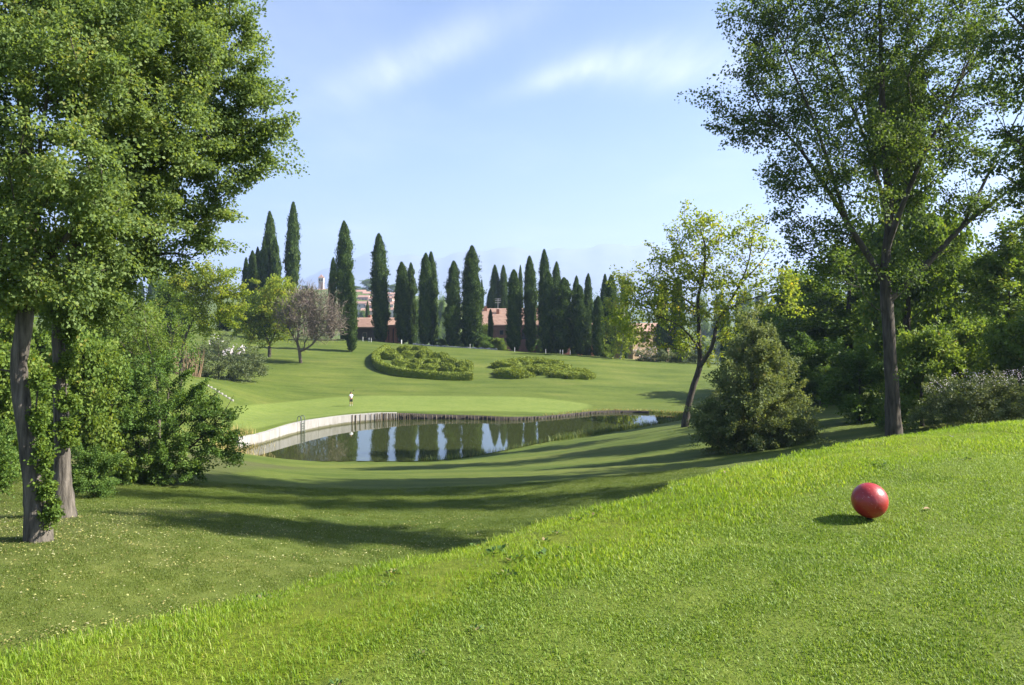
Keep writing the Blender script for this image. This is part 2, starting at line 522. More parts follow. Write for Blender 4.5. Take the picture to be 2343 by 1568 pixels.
def ground(x, y, pond=True):
    x = np.atleast_1d(np.asarray(x, float)); y = np.atleast_1d(np.asarray(y, float))
    P = np.stack([x, y], 1)
    z = np.empty(len(P))
    for s in range(0, len(P), 40000):
        q = P[s:s + 40000]
        r = np.sqrt(((q[:, None] - PT[None, :, :2]) ** 2).sum(-1) + CQ * CQ)
        z[s:s + 40000] = r @ RBF[:n] + RBF[n] + q @ RBF[n + 1:]
    z = np.clip(z, -22, 1.0)
    rr = np.hypot(x, y)
    far = -31 + 46 * np.exp(-(((x + 175) / 210) ** 2 + ((y - 860) / 240) ** 2) / 1.0) + 16 * np.exp(-(((x + 430) / 260) ** 2 + ((y - 760) / 250) ** 2)) + 3.0 * fbm(x, y, 0.006, 3)
    z = z + (far - z) * sstep(215, 420, rr)
    z = z + 0.05 * fbm(x, y, 0.35, 5) * sstep(8, 20, rr) * (1 - sstep(50, 62, rr)) + 0.10 * fbm(x, y, 0.16, 6) * sstep(104, 114, rr)
    # the raised tee
    m = rr < 70
    d, s, _ = seg_dist(P[m], CREST)
    d = d * s
    k = 0.28
    zm = -0.82 * k * np.logaddexp(0, d / k) - 0.035 * sstep(-2.2, 0, d) + 0.02 * fbm(P[m][:, 0], P[m][:, 1], 1.1, 8)
    zl = z[m]
    w = 0.5
    hgt = np.clip(0.5 + 0.5 * (zm - zl) / w, 0, 1)
    z[m] = zl * (1 - hgt) + zm * hgt + w * hgt * (1 - hgt)
    if pond:
        m = (rr > 55) & (rr < 125)
        if m.any():
            Q = P[m]; zz = z[m]
            d, _, sg = seg_dist(Q, POND)
            ins = inside(Q, POND)
            wall = sg < NFAR
            deep = WATER - 0.12 - np.minimum(1.3, 0.4 * d)
            shore = np.maximum(zz, WATER + 0.07)
            near_out = WATER - 0.05 + (shore - (WATER - 0.05)) * sstep(0.0, 4.0, d)
            far_out = (WATER - 1.0) + (np.maximum(zz, WATER + 0.28) - (WATER - 1.0)) * sstep(0.05, 0.5, d)
            z[m] = np.where(ins, np.where(wall, WATER - 1.2, deep), np.where(wall, far_out, near_out))
    return z


def gz(x, y):
    return float(ground(x, y)[0])


def hit(xd, y, lo=15.0, up=200.0):
    """nearest ground point that the photograph shows at xd, y"""
    Ys = np.arange(lo, up, 0.1)
    X = (xd - CX) / F * Ys
    py = HY + (CAMZ - ground(X, Ys)) / Ys * F
    k = int(np.argmax(py < y))
    return np.array([X[k], Ys[k], gz(X[k], Ys[k])])


def spot(xd, Y):
    """ground point at depth Y in the direction the photograph shows at xd"""
    X = (xd - CX) / F * Y
    return np.array([X, Y, gz(X, Y)])


th = np.concatenate([np.radians(np.arange(-180, -48, 4.0)), np.radians(np.arange(-48, 48, 0.29)), np.radians(np.arange(48, 180, 4.0))])
rad = [0.35]
while rad[-1] < 18: rad.append(rad[-1] * 1.022)
while rad[-1] < 62: rad.append(rad[-1] + 0.45)
while rad[-1] < 110: rad.append(rad[-1] + 0.34)
while rad[-1] < 190: rad.append(rad[-1] + 1.1)
while rad[-1] < 10500: rad.append(rad[-1] * 1.06)
rad = np.array(rad)
RR, TT = np.meshgrid(rad, th, indexing='ij')
gx = (RR * np.sin(TT)).ravel(); gy = (RR * np.cos(TT)).ravel()
gzv = ground(gx, gy)
nr, nt_ = RR.shape
i, j = np.meshgrid(np.arange(nr - 1), np.arange(nt_), indexing='ij')
a = i * nt_ + j; b = i * nt_ + (j + 1) % nt_
gf = np.stack([a, b, b + nt_, a + nt_], -1).reshape(-1, 4)
gp = np.stack([gx, gy], 1)
# centre cap
gco = np.concatenate([np.stack([gx, gy, gzv], 1)])
d_r, s_r, _ = seg_dist(gp, ROUGH)
d_c, s_c, _ = seg_dist(gp, CREST)
near = np.hypot(gx, gy) < 70
teem = np.where(near, sstep(0.12, -0.12, d_r * s_r + 0.10 * fbm(gx, gy, 2.2, 11)), 0)
teem = np.where(near, 1 - sstep(-0.12, 0.12, d_r * s_r + 0.10 * fbm(gx, gy, 2.2, 11)), 0)
roughm = np.where(near, (1 - sstep(2.0, 4.0, d_c * s_c)) * (1 - teem), 0)
GREEN = smooth_poly([((x - CX) / F * Y, Y) for x, Y in [(505, 84), (560, 78.5), (690, 86.5), (800, 92.5), (900, 95.2), (1080, 97), (1250, 97.5), (1340, 101), (1345, 105), (1200, 107.5), (950, 107.5), (760, 105), (600, 98), (520, 91), (505, 84)]])
dg, _, _ = seg_dist(gp, GREEN)
greenm = np.where(inside(gp, GREEN), 1, 0) * sstep(0.0, 0.8, dg)
litter = np.exp(-(((gx + 14) / 5) ** 2 + ((gy - 21) / 5) ** 2)) * 0.8 + np.where((gx < -15) & (gy > 18) & (gy < 60), 0.7, 0) * sstep(-13, -18, gx)
me = np_mesh('ground', gco, gf, 4, {'tee': teem, 'rough': roughm, 'green': greenm, 'litter': np.clip(litter, 0, 1)}, smooth=True)
bm = bmesh.new(); bm.from_mesh(me)
bm.verts.ensure_lookup_table()
bmesh.ops.contextual_create(bm, geom=[bm.verts[q] for q in range(nt_)])
bmesh.ops.recalc_face_normals(bm, faces=bm.faces[:])
bm.to_mesh(me); bm.free()

gm, nt = new_mat('grass_ground')


def gattr(nm):
    return node(nt, 'ShaderNodeAttribute', attribute_name=nm).outputs['Fac']


big = tnoise(nt, 0.09, 4, 0.55, (1, 2.4, 1))
midn = tnoise(nt, 1.1, 5, 0.6)
fin = tnoise(nt, 22, 5, 0.7)
fair = ramp(nt, big, [(0.30, (0.076, 0.112, 0.016)), (0.52, (0.104, 0.140, 0.021)), (0.72, (0.138, 0.160, 0.032))])
fair = mixrgb(nt, nmath(nt, 'MULTIPLY', midn, 0.35), fair, (0.082, 0.108, 0.018))
green_c = ramp(nt, tnoise(nt, 0.25, 4, 0.6, (1, 2, 1)), [(0.3, (0.138, 0.188, 0.036)), (0.7, (0.170, 0.215, 0.046))])
tee_c = ramp(nt, tnoise(nt, 2.5, 5, 0.65), [(0.3, (0.092, 0.135, 0.016)), (0.7, (0.145, 0.185, 0.024))])
rough_c = ramp(nt, tnoise(nt, 3.0, 5, 0.65), [(0.3, (0.100, 0.140, 0.010)), (0.7, (0.160, 0.195, 0.016))])
soil_c = ramp(nt, tnoise(nt, 4.0, 5, 0.7), [(0.3, (0.075, 0.062, 0.035)), (0.7, (0.10, 0.115, 0.035))])
bands = ramp(nt, tnoise(nt, 0.30, 5, 0.6, (0.30, 1.5, 1.0), (0, 0, 0.12)), [(0.32, (0.68, 0.76, 0.64)), (0.5, (0.98, 0.98, 0.98)), (0.68, (1.26, 1.16, 1.30))])
fair = mixrgb(nt, 1.0, fair, bands, 'MULTIPLY')
c = mixrgb(nt, gattr('green'), fair, green_c)
mott = ramp(nt, tnoise(nt, 2.2, 6, 0.75, (0.7, 1.3, 1)), [(0.32, (0.70, 0.76, 0.62)), (0.52, (1.0, 1.0, 1.0)), (0.70, (1.22, 1.12, 1.25))])
c = mixrgb(nt, 0.8, c, mott, 'MULTIPLY')
c = mixrgb(nt, gattr('litter'), c, soil_c)
c = mixrgb(nt, gattr('rough'), c, rough_c)
c = mixrgb(nt, gattr('tee'), c, tee_c)
c = mixrgb(nt, 0.55, c, ramp(nt, fin, [(0.25, (0.45, 0.45, 0.45)), (0.75, (1.0, 1.0, 1.0))]), 'MULTIPLY')
p = node(nt, 'ShaderNodeBsdfPrincipled')
p.inputs['Roughness'].default_value = 0.85
p.inputs['Specular IOR Level'].default_value = 0.15
p.inputs['Sheen Weight'].default_value = 0.0
p.inputs['Sheen Tint'].default_value = (0.75, 0.9, 0.4, 1)
nt.links.new(c, p.inputs['Base Color'])
bmp = node(nt, 'ShaderNodeBump')
bmp.inputs['Strength'].default_value = 0.7
bmp.inputs['Distance'].default_value = 0.05
nt.links.new(tnoise(nt, 14, 6, 0.75), bmp.inputs['Height'])
nt.links.new(bmp.outputs[0], p.inputs['Normal'])
nt.links.new(p.outputs[0], node(nt, 'ShaderNodeOutputMaterial').inputs['Surface'])
tag(link('ground', me, gm), kind='structure')

# pond
wm, nt = new_mat('pond_water')
p = node(nt, 'ShaderNodeBsdfPrincipled')
p.inputs['Base Color'].default_value = (0.034, 0.042, 0.013, 1)
p.inputs['Roughness'].default_value = 0.03
p.inputs['IOR'].default_value = 1.7
p.inputs['Specular IOR Level'].default_value = 0.9
bmp = node(nt, 'ShaderNodeBump')
bmp.inputs['Strength'].default_value = 0.06
bmp.inputs['Distance'].default_value = 0.02
nt.links.new(tnoise(nt, 1.2, 3, 0.5, (1, 0.35, 1)), bmp.inputs['Height'])
nt.links.new(bmp.outputs[0], p.inputs['Normal'])
nt.links.new(p.outputs[0], node(nt, 'ShaderNodeOutputMaterial').inputs['Surface'])
ctr = POND.mean(0)
out = POND[:-1]
grow = []
for q in range(len(out)):
    v = out[q] - out[q - 1]; v2 = out[(q + 1) % len(out)] - out[q]
    nn = np.array([-(v + v2)[1], (v + v2)[0]]); nn = nn / (np.linalg.norm(nn) + 1e-9)
    grow.append(out[q] + nn * 0.12)
bm = bmesh.new()
vs = [bm.verts.new((g[0], g[1], WATER)) for g in grow]
es = [bm.edges.new((vs[q], vs[(q + 1) % len(vs)])) for q in range(len(vs))]
bmesh.ops.triangle_fill(bm, edges=es, use_beauty=True, normal=(0, 0, 1))
me = bpy.data.meshes.new('pond'); bm.to_mesh(me); bm.free()
tag(link('pond', me, wm), kind='structure')

# far ridge
RX = [(-900, 655), (-200, 640), (300, 648), (560, 642), (680, 640), (780, 604), (870, 580), (1000, 584), (1150, 572), (1300, 566), (1500, 562), (1620, 592), (1760, 640), (2000, 655), (2600, 640), (3300, 650)]
xs = np.linspace(-900, 3300, 260)
ys = np.interp(xs, [q[0] for q in RX], [q[1] for q in RX])
ys = ys + 5 * np.sin(xs * 0.021) + 3.2 * np.sin(xs * 0.057 + 1) + 1.6 * np.sin(xs * 0.13 + 2)
rows = []
for k, t in enumerate(np.linspace(0, 1, 14)):
    Yk = 6200 + 2300 * t
    top = CAMZ - (ys - HY) / F * 8500
    h = -34 + (top + 34) * t ** 1.3 * (1 + 0.10 * np.sin(xs * 0.045 + t * 7) * (1 - t))
    rows.append(np.stack([(xs - CX) / F * Yk, np.full_like(xs, Yk), h], 1))
rows.append(np.stack([(xs - CX) / F * 10300, np.full_like(xs, 10300), np.full_like(xs, -40)], 1))
co = np.concatenate(rows)
nx = len(xs)
i, j = np.meshgrid(np.arange(len(rows) - 1), np.arange(nx - 1), indexing='ij')
a = (i * nx + j).ravel()
me = np_mesh('hills', co, np.stack([a, a + 1, a + 1 + nx, a + nx], 1), 4, smooth=True)
M['hill'] = solid_mat('haze_paled_hillside', (0.13, 0.15, 0.12), (0.18, 0.19, 0.15), 0.004, 0.95, 0)  # lightened so that part of the haze sits in the colour
tag(link('hills', me, M['hill']), kind='structure')

# ------------------------------------------------------------------ trees: skeleton, bark, leaves
def grow_tree(trunk, limbs, centres, seg=0.8, bal=0.30, bow=0.12, seed=1):
    """trunk / limbs: lists of (x,y,z,r). Every foliage centre is joined to the branch that reaches it best.
    returns nodes, parents, least radii"""
    r = np.random.default_rng(seed)
    pos, par, plen, fixed = [], [], [], []

    def add(p, parent, rad=0.0):
        pos.append(np.asarray(p, float)); par.append(parent); fixed.append(rad)
        plen.append(0 if parent < 0 else plen[parent] + np.linalg.norm(pos[-1] - pos[parent]))
        return len(pos) - 1

    def poly(pl, parent):
        pl = np.asarray(pl, float)
        k = max(2, int(np.ceil(np.linalg.norm(np.diff(pl[:, :3], axis=0), axis=1).sum() / seg / max(len(pl) - 1, 1))))
        q = smooth_poly(pl, k)
        first = parent
        for v in q[(0 if parent < 0 else 1):]:
            first = add(v[:3], first, v[3])
        return first

    poly(trunk, -1)
    ntrunk = len(pos)
    for lb in limbs:
        p0 = np.asarray(lb[0][:3], float)
        d = [np.linalg.norm(p0 - q) for q in pos[:]]
        b = int(np.argmin(d))
        poly([(*pos[b], lb[0][3])] + list(lb[1:]), b)
    nbase = len(pos)
    centres = np.asarray(centres)
    base_top = np.array(pos)
    order = np.argsort(np.min(np.linalg.norm(centres[:, None] - base_top[None], axis=2), axis=1))
    low = pos[0][2]
    ends = []
    for ci in order:
        c = centres[ci]
        A = np.array(pos); d = np.linalg.norm(A - c, axis=1)
        up = (c[2] - A[:, 2]) / np.maximum(d, 1e-6)
        cost = d * (1.25 - 0.35 * up) + bal * np.array(plen)
        cost[:max(2, int(ntrunk * 0.2))] += 6 * seg
        b = int(np.argmin(cost))
        p0 = pos[b]
        L = d[b]
        k = max(1, int(L / seg))
        last = b
        perp = r.normal(size=3) * 0.06 * L
        for s in range(1, k + 1):
            t = s / k
            q = p0 + (c - p0) * t + perp * math.sin(math.pi * t) + np.array([0, 0, -bow * L * math.sin(math.pi * t)])
            last = add(q, last)
        ends.append(last)
    return np.array(pos), np.array(par), np.array(fixed), ntrunk, nbase


def radii(pos, par, fixed, tip=0.012, ex=2.4):
    n = len(pos)
    acc = np.zeros(n)
    kids = np.zeros(n, int)
    for i in range(n):
        if par[i] >= 0: kids[par[i]] += 1
    for i in range(n - 1, -1, -1):
        if kids[i] == 0: acc[i] = max(acc[i], tip ** ex)
        if par[i] >= 0: acc[par[i]] += acc[i]
    r = acc ** (1 / ex)
    for i in range(n):
        if fixed[i] > 0: r[i] = fixed[i]
    for i in range(n):
        if par[i] >= 0: r[i] = min(r[i], r[par[i]])
    return r


def chains(pos, par, r):
    n = len(pos)
    kids = [[] for _ in range(n)]
    for i in range(n):
        if par[i] >= 0: kids[par[i]].append(i)
    out = []
    stack = [(0, None)]
    while stack:
        s, p = stack.pop()
        ch = [p, s] if p is not None else [s]
        cur = s
        while kids[cur]:
            ks = sorted(kids[cur], key=lambda q: -r[q])
            for q in ks[1:]: stack.append((q, cur))
            cur = ks[0]
            ch.append(cur)
        out.append(ch)
    return out


def lobes_points(lobes, n, seed, shell=0.55, mind=0.0, jit=0.0):
    """foliage centres through a set of ellipsoids (centre, radii), more of them towards the outside"""
    r = np.random.default_rng(seed)
    vol = np.array([np.prod(np.asarray(l[1])) ** (0.58) for l in lobes])
    vol = vol / vol.sum()
    pts = []
    tries = 0
    while len(pts) < n and tries < n * 30:
        tries += 1
        l = lobes[r.choice(len(lobes), p=vol)]
        d = r.normal(size=3); d /= np.linalg.norm(d)
        q = np.asarray(l[0]) + d * np.asarray(l[1]) * r.uniform(0, 1) ** shell
        q = q + r.normal(size=3) * jit * np.asarray(l[1])
        if mind and pts and np.min(np.linalg.norm(np.array(pts) - q, axis=1)) < mind * r.uniform(0.6, 1.2):
            continue
        pts.append(q)
    return np.array(pts)


def leaves(centres, spread, count, size, seed, droop=0.35, outward=None, flat=0.8, size_var=0.35, spray=0.0):
    """leaves round every foliage centre, drawn out along a shoot that leaves the crown's axis"""
    r = np.random.default_rng(seed)
    nc = len(centres)
    idx = r.integers(0, nc, count)
    d = unit(r.normal(size=(count, 3)))
    rr = r.uniform(0, 1, count) ** 0.6
    sp = float(spread)
    sv = r.uniform(0.6, 1.35, nc)[idx]
    mid = centres.mean(0)
    shoot = unit(unit((centres - mid) * np.array([1, 1, 0.5])) * 0.9 + r.normal(size=(nc, 3)) * 0.75 + np.array([0, 0, 0.35]))
    off = d * (rr * sp * sv)[:, None] * np.array([1, 1, flat])
    sh = shoot[idx]
    along = (off * sh).sum(1, keepdims=True)
    off = off + sh * along * spray - (off - sh * along) * min(0.45, spray * 0.4)
    P = centres[idx] + off
    U = unit(unit(off) * 0.8 + sh * 0.4 * (spray > 0) + r.normal(size=(count, 3)) * 0.7 + np.array([0, 0, -droop]))
    L = size * (1 + size_var * r.uniform(-1, 1, count))
    base = r.uniform(0, 1, nc)[idx]
    rnd = np.clip(0.35 * base + 0.65 * r.uniform(0, 1, count), 0, 1)
    return P, U, L, rnd


def bark_mesh(name, pos, par, r, sel, k=7, wob=0.0, rmin=0.0):
    parts = []
    for ch in sel:
        if len(ch) < 2: continue
        rc = r[ch].copy()
        if rc[1] < rmin: continue
        rc[0] = min(rc[0], rc[1] * 1.25)
        parts.append(tube_arrays(pos[ch], rc, k if rc[0] > 0.05 else 4, wob if rc[0] > 0.08 else 0))
    if not parts: return None
    co, f = join_arrays(parts)
    return np_mesh(name, co, f, 4, smooth=True)


def tree(name, label, trunk, limbs, lobes, ncl, spread, nleaf, size, lmat, bmat, seed, group=None, cat='tree', tip=0.012, seg=0.8, shell=0.55, mind=0.0, droop=0.35, wr=0.40, wob=0.05, bal=0.3, flat=0.8, crown_name='crown', bow=0.1, rmin=0.0, spray=0.9, jit=0.28):
    base = np.asarray(trunk[0][:3], float)
    cen = lobes_points(lobes, ncl, seed, shell, mind, jit)
    pos, par, fixed, ntr, nb = grow_tree(trunk, limbs, cen, seg, bal, bow, seed)
    r = radii(pos, par, fixed, tip)
    root = empty(name, base)
    tag(root, label, cat, group)
    tp = list(range(ntr))
    trk_co, trk_f = tube_arrays(pos[tp] - base, r[tp], 12, wob)
    link('trunk', np_mesh('trunk', trk_co, trk_f, 4, smooth=True), bmat, root)
    chs = [c for c in chains(pos, par, r)]
    br = []
    for c in chs:
        if c[0] < ntr and all(q < ntr for q in c): continue
        cut = 0
        while cut + 1 < len(c) and c[cut + 1] < ntr: cut += 1
        br.append(c[cut:])
    me = bark_mesh('branches', pos - base, par, r, br, 6, rmin=rmin)
    if me is not None:
        bo = link('branches', me, M['bare_twig'] if bmat is M['bare_twig'] else M['twig'], root)
        if cat != 'tree' or name in ('leafy_shrub', 'broadleaf_tree'): bo['kind'] = 'stuff'
    if nleaf:
        P, U, L, rnd = leaves(cen, spread, nleaf, size, seed + 50, droop, flat=flat, spray=spray)
        link(crown_name, leaf_mesh(crown_name, P - base, U, L, wr, rnd), lmat, root)
    return root


def lobe(x, y, Y, r, depth=1.0, vert=1.0):
    c = at(x, y, Y)
    k = r / F * Y
    return (c, (k, k * depth, k * vert))


def tp(x, y, Y, r):
    return (*at(x, y, Y), r)


def ground_first(tr, sink=0.15):
    """let the first point of a trunk stand on the ground"""
    x, y, z, r = tr[0]
    return [(x, y, gz(x, y) - sink, r)] + list(tr[1:])


# the two poplars on the left
YA, YB = 18.0, 21.0
tree('poplar_tree', 'near left poplar with mottled grey leaning trunk at the left picture edge',
     ground_first([tp(90, 1222, YA, 0.34), tp(82, 1185, YA, 0.25), tp(76, 1130, YA, 0.205), tp(66, 1040, YA, 0.185), tp(50, 920, YA, 0.18), tp(44, 830, YA, 0.18), tp(58, 720, YA, 0.19), tp(70, 560, YA, 0.17), tp(60, 330, YA, 0.14), tp(40, 60, YA, 0.10), tp(20, -300, YA, 0.05)]),
     [[tp(60, 660, YA, 0.09), tp(140, 560, YA - 1, 0.07), tp(230, 440, YA - 1.5, 0.04)], [tp(60, 500, YA, 0.09), tp(-60, 380, YA, 0.06), tp(-180, 240, YA, 0.04)]],
     [lobe(40, 40, YA, 170), lobe(200, -60, YA, 170), lobe(-120, 100, YA, 170), lobe(60, 240, YA - 1, 150), lobe(190, 130, YA - 1, 130), lobe(-140, 350, YA, 160), lobe(20, 440, YA - 1, 130), lobe(170, 380, YA - 1.5, 120),
      lobe(90, 590, YA - 1, 110), lobe(200, 520, YA - 1, 90), lobe(-80, 600, YA, 130), lobe(30, 680, YA - .7, 60), lobe(150, 660, YA - 1, 60), lobe(240, 610, YA - .5, 60), lobe(30, -250, YA, 180), lobe(-150, -150, YA, 180)],
     430, 0.50, 165000, 0.078, M['poplar'], M['bark'], 11, tip=0.013, seg=0.5, shell=0.6, mind=0.35)
tree('poplar_tree', 'second poplar with straight pale trunk behind the mottled leaning one on the left',
     ground_first([tp(143, 1155, YB, 0.34), tp(143, 1115, YB, 0.25), tp(143, 1060, YB, 0.205), tp(141, 980, YB, 0.185), tp(138, 850, YB, 0.18), tp(138, 740, YB, 0.19), tp(165, 600, YB, 0.17), tp(215, 420, YB, 0.14), tp(270, 220, YB, 0.10), tp(310, -60, YB, 0.06), tp(320, -260, YB, 0.03)]),
     [[tp(150, 650, YB, 0.11), tp(240, 520, YB, 0.09), tp(400, 395, YB, 0.07), tp(540, 315, YB, 0.035), tp(620, 300, YB, 0.015)],
      [tp(190, 500, YB, 0.10), tp(330, 270, YB, 0.075), tp(455, 170, YB, 0.05), tp(560, 90, YB, 0.02)],
      [tp(145, 690, YB, 0.08), tp(260, 610, YB, 0.06), tp(380, 580, YB, 0.04), tp(440, 590, YB, 0.02)],
      [tp(160, 620, YB, 0.09), tp(310, 560, YB + 1, 0.06), tp(430, 500, YB + 1, 0.03), tp(500, 480, YB + 1, 0.015)]],
     [lobe(330, 40, YB, 150), lobe(450, 40, YB, 110), lobe(530, 55, YB, 62), lobe(585, 65, YB, 28), lobe(300, 200, YB + .5, 130), lobe(440, 170, YB, 110), lobe(545, 165, YB, 60), lobe(610, 200, YB, 42), lobe(520, 260, YB, 75), lobe(590, 250, YB - .5, 42),
      lobe(370, 330, YB - .8, 110), lobe(480, 350, YB, 85), lobe(560, 340, YB, 55), lobe(620, 308, YB, 32), lobe(585, 390, YB, 24), lobe(290, 430, YB, 110), lobe(400, 470, YB - .5, 85), lobe(480, 460, YB, 48), lobe(460, 530, YB, 48), lobe(500, 560, YB, 18),
      lobe(350, 560, YB, 75), lobe(240, 600, YB, 85), lobe(410, 600, YB, 38), lobe(300, 640, YB - .5, 62), lobe(190, 690, YB - .5, 60), lobe(250, 690, YB - .5, 40), lobe(120, 650, YB + .5, 80), lobe(350, -120, YB, 150), lobe(200, -80, YB + 1, 140), lobe(430, 585, YB, 20), lobe(150, 730, YB - .3, 40), lobe(330, 290, YB - 2.2, 75), lobe(250, 330, YB - 2.2, 70), lobe(430, 230, YB - 1.8, 60), lobe(340, 440, YB - 1.8, 65), lobe(430, 350, YB - 1.6, 55), lobe(330, 120, YB - 2, 70), lobe(450, 110, YB - 1.6, 55), lobe(260, 520, YB - 1.6, 55), lobe(640, 205, YB, 18), lobe(645, 300, YB, 16), lobe(600, 70, YB, 18), lobe(570, 400, YB, 16)],
     520, 0.46, 195000, 0.078, M['poplar'], M['bark'], 12, tip=0.012, seg=0.5, shell=0.62, mind=0.30)

# the tall poplar on the right and its neighbour that leans in from the picture edge
YP = 38.0
tree('poplar_tree', 'tall dark poplar with forked trunk standing behind the tee crest on the right',
     ground_first([tp(2045, 1000, YP, 0.42), tp(2042, 930, YP, 0.33), tp(2035, 800, YP, 0.29), tp(2028, 690, YP, 0.28), tp(2025, 600, YP, 0.22), tp(2035, 480, YP, 0.19), tp(2020, 300, YP, 0.17), tp(2015, 120, YP, 0.10), tp(2010, -60, YP, 0.04)]),
     [[tp(2030, 690, YP, 0.22), tp(2110, 615, YP, 0.17), tp(2200, 520, YP, 0.12), tp(2290, 450, YP, 0.08), tp(2380, 380, YP, 0.04)],
      [tp(2026, 640, YP, 0.18), tp(1960, 545, YP, 0.14), tp(1890, 430, YP, 0.10), tp(1820, 330, YP, 0.06), tp(1740, 250, YP, 0.03)],
      [tp(2030, 580, YP, 0.14), tp(2080, 430, YP - 1, 0.11), tp(2150, 280, YP - 1, 0.08), tp(2230, 110, YP - 1, 0.04)],
      [tp(2030, 520, YP, 0.12), tp(1990, 350, YP + 2, 0.09), tp(1930, 200, YP + 2, 0.06), tp(1870, 40, YP + 2, 0.03)],
      [tp(1940, 510, YP, 0.10), tp(1870, 300, YP - 1, 0.07), tp(1800, 130, YP - 1, 0.04), tp(1760, 20, YP - 1, 0.02)],
      [tp(2200, 520, YP, 0.09), tp(2270, 380, YP + 1, 0.06), tp(2330, 260, YP + 1, 0.03)]],
     [lobe(1760, 60, YP, 80), lobe(1745, 165, YP - 1, 62), lobe(1655, 240, YP, 34), lobe(1715, 275, YP, 42), lobe(1800, 280, YP + 1, 70), lobe(1880, 110, YP + 2, 100), lobe(1890, 230, YP - 2, 80), lobe(2010, 50, YP, 100), lobe(2010, 190, YP + 3, 90), lobe(2120, 90, YP - 2, 100),
      lobe(2150, 220, YP, 80), lobe(2230, 70, YP, 80), lobe(1830, 390, YP, 60), lobe(1775, 415, YP, 28), lobe(1900, 400, YP - 2, 66), lobe(1975, 330, YP + 2, 60), lobe(2080, 330, YP - 2, 66), lobe(2180, 330, YP, 48), lobe(1845, 525, YP, 42), lobe(1915, 530, YP + 1, 50),
      lobe(2000, 470, YP - 3, 46), lobe(2085, 460, YP, 46), lobe(2160, 450, YP + 2, 40), lobe(2230, 470, YP, 36), lobe(1890, 600, YP, 34), lobe(2120, 570, YP, 44), lobe(1800, 480, YP, 26), lobe(1960, 610, YP - 2, 40), lobe(2200, 560, YP, 30), lobe(2060, 620, YP - 1, 36), lobe(2290, 200, YP, 50),
      lobe(1820, -30, YP, 60), lobe(1950, -40, YP, 70), lobe(2080, -40, YP, 70), lobe(2200, -30, YP, 60), lobe(1820, 570, YP, 26), lobe(2280, 330, YP, 40), lobe(1625, 235, YP, 20), lobe(1690, 320, YP, 22), lobe(1860, 640, YP, 26), lobe(2075, 840, YP - .6, 16), lobe(2020, 900, YP - .5, 16)],
     540, 0.85, 90000, 0.126, M['poplar_backlit'], M['bark_dark'], 13, tip=0.016, seg=0.9, shell=0.62, mind=0.55)
YO = 30.5
tree('poplar_tree', 'dark poplar reaching in from the top right picture edge, its trunk out of view',
     ground_first([tp(2520, 1000, YO, 0.45), tp(2510, 760, YO, 0.36), tp(2480, 500, YO, 0.28), tp(2470, 200, YO, 0.18), tp(2470, -200, YO, 0.12), tp(2480, -600, YO, 0.04)]),
     [[tp(2480, 520, YO, 0.16), tp(2390, 380, YO, 0.10), tp(2300, 300, YO, 0.04)], [tp(2470, 250, YO, 0.12), tp(2380, 110, YO, 0.07), tp(2300, 20, YO, 0.03)]],
     [lobe(2320, 60, YO, 70), lobe(2330, 190, YO, 70), lobe(2310, 300, YO, 55), lobe(2350, 400, YO, 60), lobe(2420, 130, YO + .8, 110), lobe(2440, 320, YO + .8, 110), lobe(2520, 60, YO, 130), lobe(2560, 280, YO - .8, 130), lobe(2450, 480, YO, 90), lobe(2560, 460, YO, 110), lobe(2480, -120, YO, 150), lobe(2600, -80, YO, 140), lobe(2310, 470, YO, 28), lobe(2280, 400, YO, 26), lobe(2420, -320, YO, 170), lobe(2560, -420, YO, 160), lobe(2480, -560, YO, 130), lobe(2620, -260, YO, 150)],
     300, 0.85, 52000, 0.13, M['poplar_backlit'], M['bark_dark'], 14, tip=0.016, seg=1.0, shell=0.6, mind=0.6)

